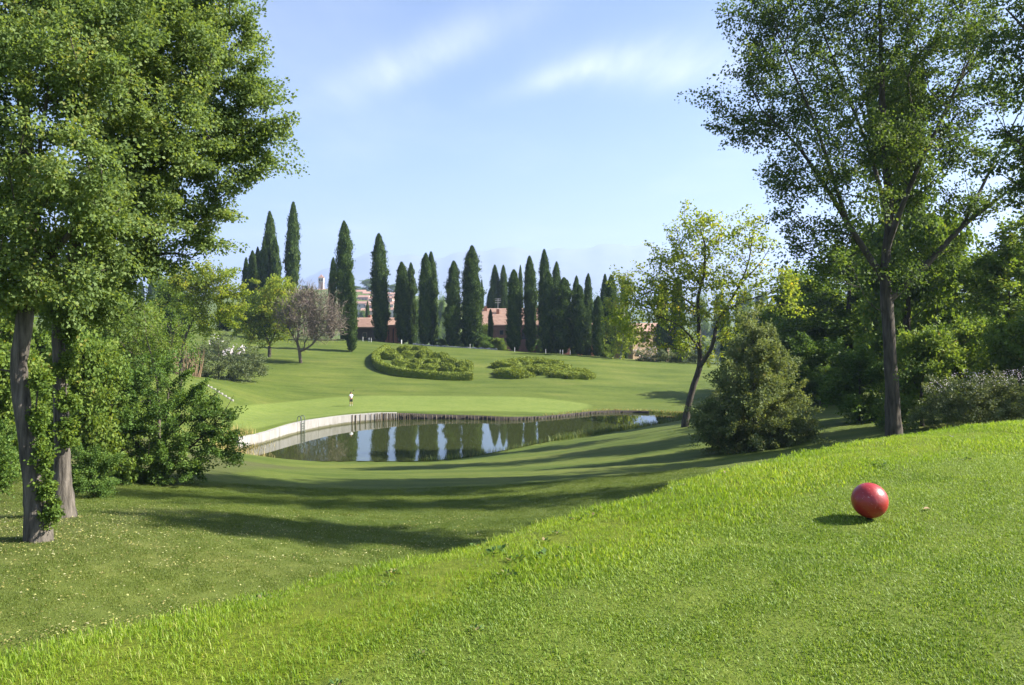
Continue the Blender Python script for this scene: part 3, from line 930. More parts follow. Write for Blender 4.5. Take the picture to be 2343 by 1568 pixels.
# the leaning yellowing tree by the pond
YL = 72.0
tree('maple_tree', 'sparse yellowing tree with slim leaning trunk on the near pond bank',
     ground_first([tp(1566, 976, YL, 0.38), tp(1574, 930, YL, 0.29), tp(1587, 880, YL, 0.27), tp(1600, 840, YL, 0.26), tp(1600, 800, YL, 0.19), tp(1598, 740, YL, 0.17), tp(1596, 680, YL, 0.14), tp(1610, 630, YL, 0.14), tp(1612, 560, YL, 0.09), tp(1600, 520, YL, 0.04)]),
     [[tp(1600, 835, YL, 0.22), tp(1628, 795, YL - 1, 0.18), tp(1640, 740, YL - 1, 0.15), tp(1665, 700, YL - 1, 0.12), tp(1690, 655, YL - 1, 0.09), tp(1712, 600, YL - 1, 0.06), tp(1722, 530, YL - 1, 0.03)],
      [tp(1655, 715, YL - 1, 0.10), tp(1700, 690, YL - 2, 0.07), tp(1760, 672, YL - 2, 0.05), tp(1800, 650, YL - 2, 0.03)],
      [tp(1598, 720, YL, 0.12), tp(1560, 680, YL + 1, 0.08), tp(1510, 660, YL + 1, 0.05), tp(1440, 690, YL + 1, 0.03)],
      [tp(1598, 790, YL, 0.10), tp(1560, 750, YL - 1, 0.07), tp(1500, 720, YL - 1, 0.04)],
      [tp(1690, 655, YL - 1, 0.06), tp(1740, 600, YL - 1, 0.04), tp(1765, 560, YL - 1, 0.02)],
      [tp(1600, 660, YL, 0.09), tp(1570, 600, YL, 0.06), tp(1550, 550, YL, 0.03)]],
     [lobe(1600, 525, YL, 48), lobe(1555, 560, YL, 36), lobe(1570, 610, YL, 50), lobe(1515, 600, YL + 1, 38), lobe(1630, 580, YL, 50), lobe(1700, 530, YL - 1, 42), lobe(1725, 600, YL - 1, 34), lobe(1735, 545, YL - 1, 26), lobe(1500, 655, YL + 1, 42), lobe(1550, 670, YL, 42), lobe(1620, 660, YL, 40),
      lobe(1680, 650, YL - 1, 40), lobe(1450, 700, YL + 1, 36), lobe(1500, 720, YL - 1, 42), lobe(1440, 745, YL, 34), lobe(1550, 735, YL, 40), lobe(1625, 720, YL - 1, 38), lobe(1680, 720, YL - 2, 36), lobe(1735, 680, YL - 2, 34), lobe(1780, 650, YL - 2, 34), lobe(1800, 690, YL - 2, 30), lobe(1560, 790, YL, 28), lobe(1480, 770, YL, 24), lobe(1660, 770, YL, 26), lobe(1620, 800, YL, 20), lobe(1795, 640, YL - 2, 24), lobe(1430, 640, YL + 1, 22)],
     300, 0.85, 17500, 0.22, M['yellow'], M['bark_dark'], 15, tip=0.018, seg=1.1, shell=0.5, mind=0.75)

# prototypes: each kind of woodland tree is built once about its own base and then copied as single trees
def proto_tree(name, h, tr, lobes, ncl, spread, nleaf, size, lmat, bmat, seed, **kw):
    return tree(name, 'x', [(0, 0, -0.3, tr * 1.3), (0.1, 0, h * 0.2, tr), (0.0, 0.15, h * 0.5, tr * 0.7), (0.1, 0, h * 0.92, tr * 0.15)], [], lobes, ncl, spread, nleaf, size, lmat, bmat, seed, **kw)


def ball_lobes(h, lo, w, nl, seed, taper=0.5):
    r = np.random.default_rng(seed)
    L = []
    for q in range(nl):
        t = r.uniform(0, 1)
        z = h * (lo + (0.93 - lo) * t)
        ww = w * (1 - taper * t ** 1.6) * (0.55 + 0.45 * min(1, t * 4 + 0.3))
        a = r.uniform(0, 6.28); d = ww * r.uniform(0.35, 0.85)
        s = w * r.uniform(0.28, 0.45)
        L.append((np.array([d * math.cos(a), d * math.sin(a), z]), (s, s, s * 0.8)))
    L.append((np.array([0, 0, h * 0.9]), (w * .3, w * .3, h * .1)))
    return L


PROTO = {
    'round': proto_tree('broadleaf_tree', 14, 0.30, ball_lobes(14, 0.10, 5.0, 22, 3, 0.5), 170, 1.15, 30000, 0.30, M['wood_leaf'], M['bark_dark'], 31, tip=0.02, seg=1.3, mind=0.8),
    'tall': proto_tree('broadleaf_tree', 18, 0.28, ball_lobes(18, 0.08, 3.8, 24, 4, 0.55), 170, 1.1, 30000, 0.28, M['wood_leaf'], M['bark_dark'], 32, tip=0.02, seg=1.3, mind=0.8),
    'light': proto_tree('broadleaf_tree', 18, 0.22, ball_lobes(18, 0.12, 3.5, 22, 5, 0.5), 140, 1.0, 20000, 0.27, M['bank_leaf'], M['bark_dark'], 33, tip=0.02, seg=1.3, mind=0.9),
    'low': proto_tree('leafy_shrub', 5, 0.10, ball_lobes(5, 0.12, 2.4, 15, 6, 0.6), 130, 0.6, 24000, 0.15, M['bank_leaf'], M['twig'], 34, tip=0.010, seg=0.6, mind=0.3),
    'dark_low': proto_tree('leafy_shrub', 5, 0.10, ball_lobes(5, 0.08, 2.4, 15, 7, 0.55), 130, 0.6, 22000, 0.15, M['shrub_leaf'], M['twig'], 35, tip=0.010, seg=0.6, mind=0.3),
}
PH = {'round': 14, 'tall': 18, 'light': 18, 'low': 5, 'dark_low': 5}
PW = {'round': 5.6, 'tall': 4.2, 'light': 4.0, 'low': 2.7, 'dark_low': 2.7}
used = set()


def plant(kind, xd, Y, top, wd, label, cat='tree', group=None, rz=None, depth=None):
    """a copy of a prototype at xd, depth Y, whose top the photograph shows at y = top and whose half width is wd"""
    b = spot(xd, Y)
    h = CAMZ - (top - HY) / F * Y - b[2]
    o = PROTO[kind] if kind not in used else copy_tree(PROTO[kind])
    used.add(kind)
    o.location = tuple(b)
    w = wd / F * Y / PW[kind]
    o.scale = (w, depth or w, h / PH[kind])
    o.rotation_euler = (0, 0, rz if rz is not None else (xd * 12.9898 % 6.28))
    tag(o, label, cat)
    if 'group' in o: del o['group']
    if group: o['group'] = group
    return o


WR = 'woodland trees on the right'
plant('round', 1850, 92, 635, 130, 'dark round tree at the left end of the right-hand wood', group=WR)
plant('tall', 1945, 84, 565, 130, 'dark tree directly left of the tall poplar trunk in the right-hand wood', group=WR)
plant('round', 2090, 72, 630, 150, 'dark broad tree directly right of the tall poplar trunk', group=WR)
plant('light', 2185, 66, 550, 110, 'pale green slender tree between the tall poplar and the right picture edge', group=WR)
plant('light', 2310, 56, 510, 115, 'pale green slender tree nearest the right picture edge above the flowering bush', group=WR)
plant('tall', 2250, 90, 600, 110, 'darker tree behind the two pale slender trees on the right', group=WR)
plant('round', 2420, 70, 560, 120, 'dark tree cut by the right picture edge behind the flowering bush', group=WR)
plant('tall', 1780, 112, 700, 70, 'farthest low dark tree of the right-hand wood behind the conical bush', group=WR)
plant('round', 2010, 105, 610, 120, 'dark tree in the back row of the right-hand wood behind the poplar trunk', group=WR)
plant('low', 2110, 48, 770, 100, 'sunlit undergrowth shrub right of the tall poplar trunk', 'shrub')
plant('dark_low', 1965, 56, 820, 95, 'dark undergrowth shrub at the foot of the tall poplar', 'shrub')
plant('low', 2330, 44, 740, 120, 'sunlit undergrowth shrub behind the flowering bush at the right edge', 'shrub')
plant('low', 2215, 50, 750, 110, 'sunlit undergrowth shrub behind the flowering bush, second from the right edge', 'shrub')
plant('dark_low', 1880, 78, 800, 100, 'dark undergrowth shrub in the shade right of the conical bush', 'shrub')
for xd, Y, top, wd, kd, lab in [(2072, 60, 170, 120, 'tall', 'dark tree crown hidden behind the trunk fork of the tall poplar'), (3373, 22.5, -1020, 265, 'tall', 'tree beyond the right picture edge, nearest to the tee'), (2640, 42, -260, 200, 'tall', 'tree beyond the right picture edge behind the overhanging poplar')]:
    plant(kd, xd, Y, top, wd, lab, group=WR)
WL = 'woodland growth on the left'
plant('round', -60, 42, 640, 170, 'sunlit tree behind the left trunks at the left picture edge', group=WL)
plant('tall', 120, 55, 640, 150, 'sunlit tree standing behind the gap between the two left trunks', group=WL)
plant('round', 250, 70, 650, 130, 'broad tree behind the crown of the second left poplar', group=WL)
plant('low', 190, 34, 790, 120, 'yellow-green shrub right of the pale left trunk', 'shrub', WL)
plant('low', 20, 30, 820, 130, 'yellow-green shrub between the left picture edge and the mottled trunk', 'shrub', WL)
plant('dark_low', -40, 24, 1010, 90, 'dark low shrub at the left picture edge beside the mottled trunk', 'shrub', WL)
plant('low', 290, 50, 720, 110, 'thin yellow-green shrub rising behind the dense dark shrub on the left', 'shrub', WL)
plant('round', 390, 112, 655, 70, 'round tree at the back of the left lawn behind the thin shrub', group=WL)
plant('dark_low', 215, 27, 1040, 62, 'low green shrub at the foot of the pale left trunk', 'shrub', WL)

# ------------------------------------------------------------------ single trees and shrubs of the middle distance
def blossoms(root, lobes, n, size, seed, up=0.2):
    r = np.random.default_rng(seed)
    base = np.array(root.location)
    P = []
    while len(P) < n:
        l = lobes[r.integers(len(lobes))]
        d = unit(r.normal(size=3))
        if d[2] < up: continue
        P.append(np.asarray(l[0]) + d * np.asarray(l[1]) * r.uniform(0.95, 1.2) - base)
    P = np.array(P)
    U = unit(r.normal(size=(n, 3)) + np.array([0, 0, 0.5]))
    o = link('blossom', leaf_mesh('blossom', P, U, size * r.uniform(.6, 1.3, n), 0.5, r.uniform(0, 1, n)), M['flower'], root)
    o['kind'] = 'stuff'


YS = 36.0
tree('dense_shrub', 'big dense dark green shrub with long shoots in front of the pond wall',
     ground_first([tp(370, 1105, YS, 0.10), tp(372, 1060, YS, 0.08), tp(380, 980, YS, 0.05), tp(385, 900, YS, 0.03)]),
     [[tp(372, 1080, YS, 0.06), tp(300, 1000, YS, 0.04), tp(260, 930, YS, 0.02)], [tp(372, 1080, YS, 0.06), tp(440, 1020, YS, 0.04), tp(500, 960, YS, 0.02), tp(535, 905, YS, 0.008)],
      [tp(380, 1000, YS, 0.05), tp(450, 940, YS, 0.03), tp(505, 890, YS, 0.01)], [tp(440, 1020, YS, 0.03), tp(510, 1010, YS, 0.015), tp(545, 985, YS, 0.007)]],
     [lobe(300, 870, YS, 58), lobe(385, 860, YS, 58), lobe(440, 930, YS, 58), lobe(350, 950, YS - .6, 75), lobe(270, 980, YS, 70), lobe(420, 1020, YS - .4, 62), lobe(485, 985, YS, 34), lobe(500, 1035, YS, 30), lobe(330, 1050, YS - .6, 58), lobe(250, 1070, YS, 52), lobe(455, 895, YS, 34), lobe(480, 940, YS, 30), lobe(440, 1070, YS, 34), lobe(380, 1080, YS - .5, 36), lobe(520, 1000, YS, 18), lobe(300, 1095, YS - .3, 30), lobe(515, 950, YS, 14), lobe(225, 1010, YS, 40), lobe(215, 1080, YS, 34), lobe(540, 1010, YS, 12), lobe(530, 1040, YS, 14)],
     330, 0.36, 62000, 0.088, M['shrub_leaf'], M['twig'], 21, cat='shrub', tip=0.006, seg=0.4, shell=0.5, mind=0.2, droop=0.1, bow=0.0)
YT = 47.0
tree('thin_shrub', 'tall thin yellowing shrub with bare forking stems above the dense dark shrub',
     ground_first([tp(365, 1010, YT, 0.09), tp(362, 900, YT, 0.07), tp(350, 830, YT, 0.05), tp(335, 770, YT, 0.03), tp(330, 700, YT, 0.012)]),
     [[tp(358, 880, YT, 0.05), tp(385, 810, YT, 0.03), tp(400, 760, YT, 0.02), tp(420, 735, YT, 0.008)], [tp(362, 900, YT, 0.04), tp(400, 830, YT, 0.02), tp(440, 780, YT, 0.008)], [tp(350, 830, YT, 0.04), tp(310, 780, YT, 0.02), tp(280, 740, YT, 0.01)]],
     [lobe(335, 730, YT, 42), lobe(290, 760, YT, 36), lobe(380, 760, YT, 34), lobe(330, 800, YT, 45), lobe(290, 830, YT, 40), lobe(370, 830, YT, 34), lobe(400, 790, YT, 22), lobe(270, 880, YT, 40), lobe(330, 880, YT, 40), lobe(405, 745, YT, 14)],
     240, 0.42, 13000, 0.085, M['bank_leaf'], M['bare_twig'], 22, cat='shrub', tip=0.008, seg=0.5, shell=0.5, mind=0.25, droop=0.0, bow=-0.03)

ol = [lobe(430, 826, 108, 32), lobe(470, 812, 110, 36), lobe(515, 810, 110, 38), lobe(560, 826, 110, 32), lobe(585, 836, 110, 20), lobe(445, 842, 108, 24), lobe(500, 838, 108, 30), lobe(545, 842, 108, 24), lobe(495, 790, 112, 20), lobe(425, 852, 108, 16), lobe(460, 856, 108, 18), lobe(495, 858, 108, 18), lobe(530, 856, 109, 18), lobe(565, 850, 109, 18), lobe(595, 846, 110, 14)]
o = tree('oleander_bush', 'long grey-green oleander bush with white blossoms at the left end of the lawn', ground_first([tp(500, 856, 110, 0.12), tp(500, 830, 110, 0.08), tp(500, 800, 110, 0.03)]), [], ol, 230, 0.62, 20000, 0.24, M['oleander'], M['twig'], 23, cat='bush', tip=0.012, seg=0.8, mind=0.35, droop=-0.4, wr=0.2)
blossoms(o, [lobe(495, 782, 112, 14), lobe(545, 802, 109, 14), lobe(520, 808, 109, 10)], 170, 0.22, 5, -0.6)

o = tree('flowering_bush', 'grey-green bush with pale blossom rising behind the tee crest at the right edge',
         ground_first([tp(2240, 1000, 27, 0.08), tp(2240, 960, 27, 0.06), tp(2240, 900, 27, 0.03)]), [],
         [lobe(2150, 920, 27, 38), lobe(2205, 905, 27, 42), lobe(2260, 905, 27, 42), lobe(2315, 908, 27, 44), lobe(2370, 900, 27, 48), lobe(2440, 910, 27, 48), lobe(2180, 950, 26.5, 40), lobe(2260, 950, 26.5, 44), lobe(2340, 950, 26.5, 44), lobe(2120, 945, 27, 26), lobe(2420, 950, 26.5, 44)],
         260, 0.24, 36000, 0.07, M['oleander'], M['twig'], 24, cat='bush', tip=0.005, seg=0.3, mind=0.12, droop=-0.1, wr=0.26)
blossoms(o, [lobe(2150, 900, 27, 26), lobe(2205, 890, 27, 38), lobe(2260, 888, 27, 38), lobe(2315, 885, 27, 34), lobe(2370, 880, 27, 44)], 620, 0.035, 6, 0.1)

YC = 50.0
prof = [(752, 1722, 30), (778, 1724, 52), (808, 1728, 68), (840, 1730, 72), (880, 1732, 88), (920, 1732, 100), (955, 1730, 112), (985, 1728, 118), (1012, 1726, 108)]
cl = []
for y, x, w in prof:
    cl.append((at(x, y, YC), (w / F * YC * 0.95, w / F * YC * 0.95, 0.9)))
for q in range(16):
    a = q * 2.4; y = 840 + 11 * q; w = np.interp(y, [p_[0] for p_ in prof], [p_[2] for p_ in prof])
    c = at(1729, y, YC) + np.array([math.cos(a), math.sin(a), 0]) * w / F * YC * 0.85
    cl.append((c, (0.7, 0.7, 0.8)))
cl += [lobe(1615, 985, YC, 26), lobe(1632, 960, YC, 30), lobe(1845, 985, YC, 22), lobe(1670, 1010, YC, 26), lobe(1790, 1010, YC, 26)]
tree('conical_bush', 'large conical grey-green bush on the slope right of the leaning tree', ground_first([tp(1725, 1035, YC, 0.2), tp(1725, 940, YC, 0.15), tp(1723, 820, YC, 0.08), tp(1722, 755, YC, 0.03)]), [], cl, 520, 0.5, 80000, 0.14, M['conical'], M['twig'], 25, cat='bush', tip=0.007, seg=0.6, shell=0.40, mind=0.22, droop=-0.25, wr=0.34)

YY = 135.0
tree('yellow_tree', 'yellow-green rounded tree with forked stem on the lawn beside the bare brown tree',
     ground_first([tp(616, 812, YY, 0.3), tp(616, 790, YY, 0.26), tp(608, 765, YY, 0.18), tp(604, 720, YY, 0.1), tp(610, 670, YY, 0.04)]), [[tp(616, 790, YY, 0.2), tp(632, 755, YY, 0.14), tp(645, 710, YY, 0.06)]],
     [lobe(600, 690, YY, 38), lobe(640, 675, YY, 40), lobe(575, 725, YY, 34), lobe(620, 730, YY, 42), lobe(660, 705, YY, 28), lobe(585, 762, YY, 26), lobe(655, 745, YY, 28), lobe(560, 755, YY, 22), lobe(625, 655, YY, 22)],
     170, 1.05, 17000, 0.30, M['yellow'], M['bark_dark'], 26, tip=0.02, seg=1.2, mind=0.8)
YQ = 84.0
tree('yellow_tree', 'yellow-green broad tree below the tip of the second left poplar crown',
     ground_first([tp(412, 880, YQ, 0.2), tp(415, 820, YQ, 0.17), tp(428, 760, YQ, 0.13), tp(460, 700, YQ, 0.08), tp(480, 640, YQ, 0.03)]), [],
     [lobe(470, 640, YQ, 40), lobe(515, 645, YQ, 34), lobe(430, 650, YQ, 40), lobe(440, 695, YQ, 38), lobe(500, 690, YQ, 38), lobe(538, 665, YQ, 22), lobe(470, 735, YQ, 30), lobe(520, 725, YQ, 24), lobe(400, 640, YQ, 34), lobe(545, 700, YQ, 16)],
     150, 0.75, 16000, 0.19, M['yellow'], M['bark_dark'], 27, tip=0.016, seg=0.9, mind=0.5)
YR = 130.0
M['twigs'] = leaf_mat('fine_bare_twigs', [(0.0, (0.09, 0.072, 0.055)), (0.8, (0.17, 0.14, 0.11)), (1.0, (0.18, 0.17, 0.09))], 0.1, 0.9, 0.1, (1, 1, 1))
tree('bare_tree', 'nearly leafless brown tree with twisted forked trunk on the lawn',
     ground_first([tp(688, 832, YR, 0.28), tp(686, 815, YR, 0.26), tp(684, 800, YR, 0.24), tp(680, 780, YR, 0.16), tp(684, 745, YR, 0.09), tp(690, 690, YR, 0.03)]),
     [[tp(685, 806, YR, 0.2), tp(705, 795, YR - .5, 0.16), tp(722, 778, YR - .5, 0.13), tp(728, 745, YR - .5, 0.08), tp(735, 690, YR, 0.03)], [tp(720, 780, YR, 0.1), tp(750, 750, YR, 0.06), tp(772, 715, YR, 0.02)], [tp(682, 785, YR, 0.12), tp(660, 750, YR, 0.07), tp(650, 700, YR, 0.03)]],
     [lobe(680, 710, YR, 36), lobe(720, 695, YR, 36), lobe(752, 722, YR, 28), lobe(700, 748, YR, 36), lobe(655, 735, YR, 22), lobe(738, 755, YR, 26), lobe(765, 750, YR, 18), lobe(700, 680, YR, 22)],
     800, 0.7, 7500, 1.0, M['twigs'], M['bare_twig'], 28, wr=0.028, droop=-0.5, tip=0.03, seg=0.8, mind=0.12, shell=0.42, bow=0.02)
tree('birch_tree', 'slim yellow-green tree with pale stem standing before the cypresses left of the leaning tree',
     ground_first([tp(1418, 815, 148, 0.2), tp(1424, 780, 148, 0.15), tp(1428, 720, 148, 0.1), tp(1426, 640, 148, 0.03)]), [],
     [lobe(1425, 640, 148, 18), lobe(1438, 672, 148, 22), lobe(1412, 700, 148, 22), lobe(1440, 725, 148, 24), lobe(1405, 745, 148, 24), lobe(1445, 765, 148, 22), lobe(1420, 785, 148, 22)],
     90, 1.0, 7500, 0.30, M['yellow'], M['stone'], 29, tip=0.02, seg=1.2, mind=0.8)
for (xs_, Y_, lab, fl, sd) in [((1462, 1480, 1495), 147, 'rounded oleander with white blossom, left end of the low row behind the leaning tree', 130, 41), ((1515, 1535, 1555), 146, 'grey-green oleander in the middle of the low row behind the leaning tree', 0, 42), ((1572, 1590, 1610), 145, 'grey-green oleander at the right end of the low row behind the leaning tree', 0, 43)]:
    lb = [lobe(x, 812 + (k % 2) * 4, Y_, 15) for k, x in enumerate(xs_)]
    lb += [lobe(x, 822, Y_, 12) for x in xs_]
    o = tree('oleander_bush', lab, ground_first([tp(xs_[1], 830, Y_, 0.1), tp(xs_[1], 820, Y_, 0.06), tp(xs_[1], 806, Y_, 0.02)]), [], lb, 50, 0.55, 4200, 0.26, M['oleander'], M['twig'], sd, group='oleanders in the low row', cat='bush', tip=0.012, seg=0.8, mind=0.3, droop=-0.4, wr=0.2)
    if fl: blossoms(o, lb[:3], fl, 0.22, sd, -0.2)

# dry canes left of the oleander
root = empty('dry_cane_clump', spot(425, 105))
tag(root, 'clump of upright reddish dry canes at the left end of the white-blossomed oleander', 'shrub')
parts = []
for q in range(70):
    x0, y0 = rng.uniform(-1.9, 1.9), rng.uniform(-0.8, 0.8)
    h = rng.uniform(2.2, 4.4)
    b = np.array([x0, y0, gz(root.location[0] + x0, root.location[1] + y0) - root.location[2] - 0.1])
    v = np.array([x0 * 0.22 + rng.normal() * 0.25, rng.normal() * 0.2, h])
    parts.append(tube_arrays([b, b + v * 0.5 + rng.normal(size=3) * 0.06, b + v], [0.035, 0.028, 0.012], 4))
co, f = join_arrays(parts)
M['cane'] = solid_mat('dry_cane', (0.20, 0.13, 0.075), (0.34, 0.24, 0.14), 3.0, 0.9, 0)
tag(link('canes', np_mesh('canes', co, f, 4), M['cane'], root), kind='stuff')

# ivy on the two left trunks
for (lab, xs_, ys_, YI, nn, off, sd) in [('ivy climbing the right side of the mottled leaning left trunk', (78, 70, 80, 92, 100), (880, 960, 1040, 1110, 1170), YA - .1, 5200, 16, 3), ('ivy wrapping the upper part of the pale straight left trunk', (140, 142, 146, 146), (760, 840, 920, 990), YB - .2, 5200, 10, 4)]:
    b = at(xs_[-1], ys_[-1], YI)
    lb = [lobe(x + off, y, YI, 24, 0.9, 1.5) for x, y in zip(xs_, ys_)]
    b = np.array([b[0], b[1], gz(b[0], b[1])])
    root = empty('ivy', b)
    tag(root, lab, 'ivy', 'ivy on the left trunks')
    cen = lobes_points(lb, 90, sd, 0.5)
    P, U, L, rnd = leaves(cen, 0.13, nn, 0.07, sd, 0.5)
    link('foliage', leaf_mesh('foliage', P - b, U, L, 0.42, rnd), M['wood_leaf'], root)
    st_ = [tube_arrays(np.array([np.array(at(x + off * .6, y, YI)) - b for x, y in zip(xs_, ys_)][::-1]), [0.02] * len(xs_), 5)]
    co, f = join_arrays(st_)
    link('stem', np_mesh('stem', co, f, 4, smooth=True), M['twig'], root)

# ------------------------------------------------------------------ cypresses
def cypress_proto(seed, top=0.10, belly=0.35, lump=0.22, h=20.0, w=1.0, n=12500):
    r = np.random.default_rng(seed)
    root = empty('cypress_tree', (0, 0, 0))
    zt = np.array([0, 0.03, 0.08, 0.18, belly, 0.62, 0.80, 0.91, 0.97, 1.0])
    wt_ = np.array([0.30, 0.52, 0.74, 0.90, 1.0, 0.98, 0.86, 0.58, 0.28, 0.03])
    bt, ba, bh = r.uniform(0.02, 0.97, 90), r.uniform(0, 6.28, 90), r.uniform(-0.35, 0.42, 90)
    ph = r.uniform(0, 6.28, 8)

    def R_(t, a):
        k = 1 + lump * (0.5 * np.sin(3 * a + ph[0] + t * 9) + 0.35 * np.sin(5 * a + ph[1] - t * 17) + 0.35 * np.sin(t * 40 + ph[2] + 2 * a) + 0.25 * np.sin(t * 85 + ph[3] - 3 * a))
        for q in range(90):
            da = np.abs((a - ba[q] + math.pi) % (2 * math.pi) - math.pi)
            dt = (t - bt[q])
            k = k + lump * 4.4 * bh[q] * np.exp(-(da / 0.45) ** 2 - (dt / np.where(dt > 0, 0.018, 0.05)) ** 2)
        return w * np.interp(t, zt, wt_) * np.maximum(k, 0.4) + 0.02
    t = r.uniform(0.012, 1.0, n) ** 0.92
    a = r.uniform(0, 6.28, n)
    rr = R_(t, a) * np.where(r.uniform(0, 1, n) < 0.10, r.uniform(1.0, 1.32, n), r.uniform(0.72, 1.02, n))
    P = np.stack([rr * np.cos(a), rr * np.sin(a), t * h], 1)
    out = np.stack([np.cos(a), np.sin(a), np.zeros(n)], 1)
    U = unit(out * r.uniform(0.15, 0.65, n)[:, None] + np.array([0, 0, 1.0]) + r.normal(size=(n, 3)) * 0.22)
    L = r.uniform(0.28, 0.62, n) * (0.6 + 0.5 * (1 - t))
    link('crown', leaf_mesh('crown', P - U * L[:, None] * 0.3, U, L, 0.22, np.clip(0.5 * r.uniform(0, 1, n) + 0.5 * (0.5 + 0.5 * np.sin(4 * a + ph[4] + t * 23)) * r.uniform(0.3, 1, n), 0, 1), side=out + r.normal(size=(n, 3)) * .5), M['cypress'], root)
    # solid darker core added against see-through, and the stem
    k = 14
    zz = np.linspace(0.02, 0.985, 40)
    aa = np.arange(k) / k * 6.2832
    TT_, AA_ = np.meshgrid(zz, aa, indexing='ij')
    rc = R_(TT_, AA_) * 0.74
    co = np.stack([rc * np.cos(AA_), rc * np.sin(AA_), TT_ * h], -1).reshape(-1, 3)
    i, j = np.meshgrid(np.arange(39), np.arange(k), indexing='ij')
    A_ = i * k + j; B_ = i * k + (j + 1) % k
    link('inner_core', np_mesh('inner_core', co, np.stack([A_, B_, B_ + k, A_ + k], -1).reshape(-1, 4), 4, {'rnd': r.uniform(0, 0.5, len(co))}), M['cypress'], root)
    co, f = tube_arrays([(0, 0, -0.4), (0, 0, h * 0.03), (0, 0, h * 0.1)], [0.16, 0.14, 0.1], 7)
    link('trunk', np_mesh('trunk', co, f, 4), M['bark_dark'], root)
    return root


CY = [cypress_proto(101, lump=0.16), cypress_proto(102, belly=0.25, lump=0.30), cypress_proto(103, belly=0.42, lump=0.20), cypress_proto(104, belly=0.2, lump=0.34), cypress_proto(105, belly=0.5, lump=0.14)]
cused = set()


def cypress(xd, top, Y, wd, kind, label, grp, lean=0.0):
    b = spot(xd, Y)
    h = CAMZ - (top - HY) / F * Y - b[2]
    o = CY[kind] if kind not in cused else copy_tree(CY[kind])
    cused.add(kind)
    o.location = tuple(b)
    w = wd / 2 / F * Y * 0.74
    w *= 0.9 + 0.28 * ((xd * 5.3 + top) % 1.0)
    o.scale = (w, w, h / 20.0)
    o.rotation_euler = (math.radians((xd * 3.1) % 3 - 1.5), math.radians((xd * 7.7) % 3 - 1.5), xd * 1.7 % 6.28)
    tag(o, label, 'cypress', grp)


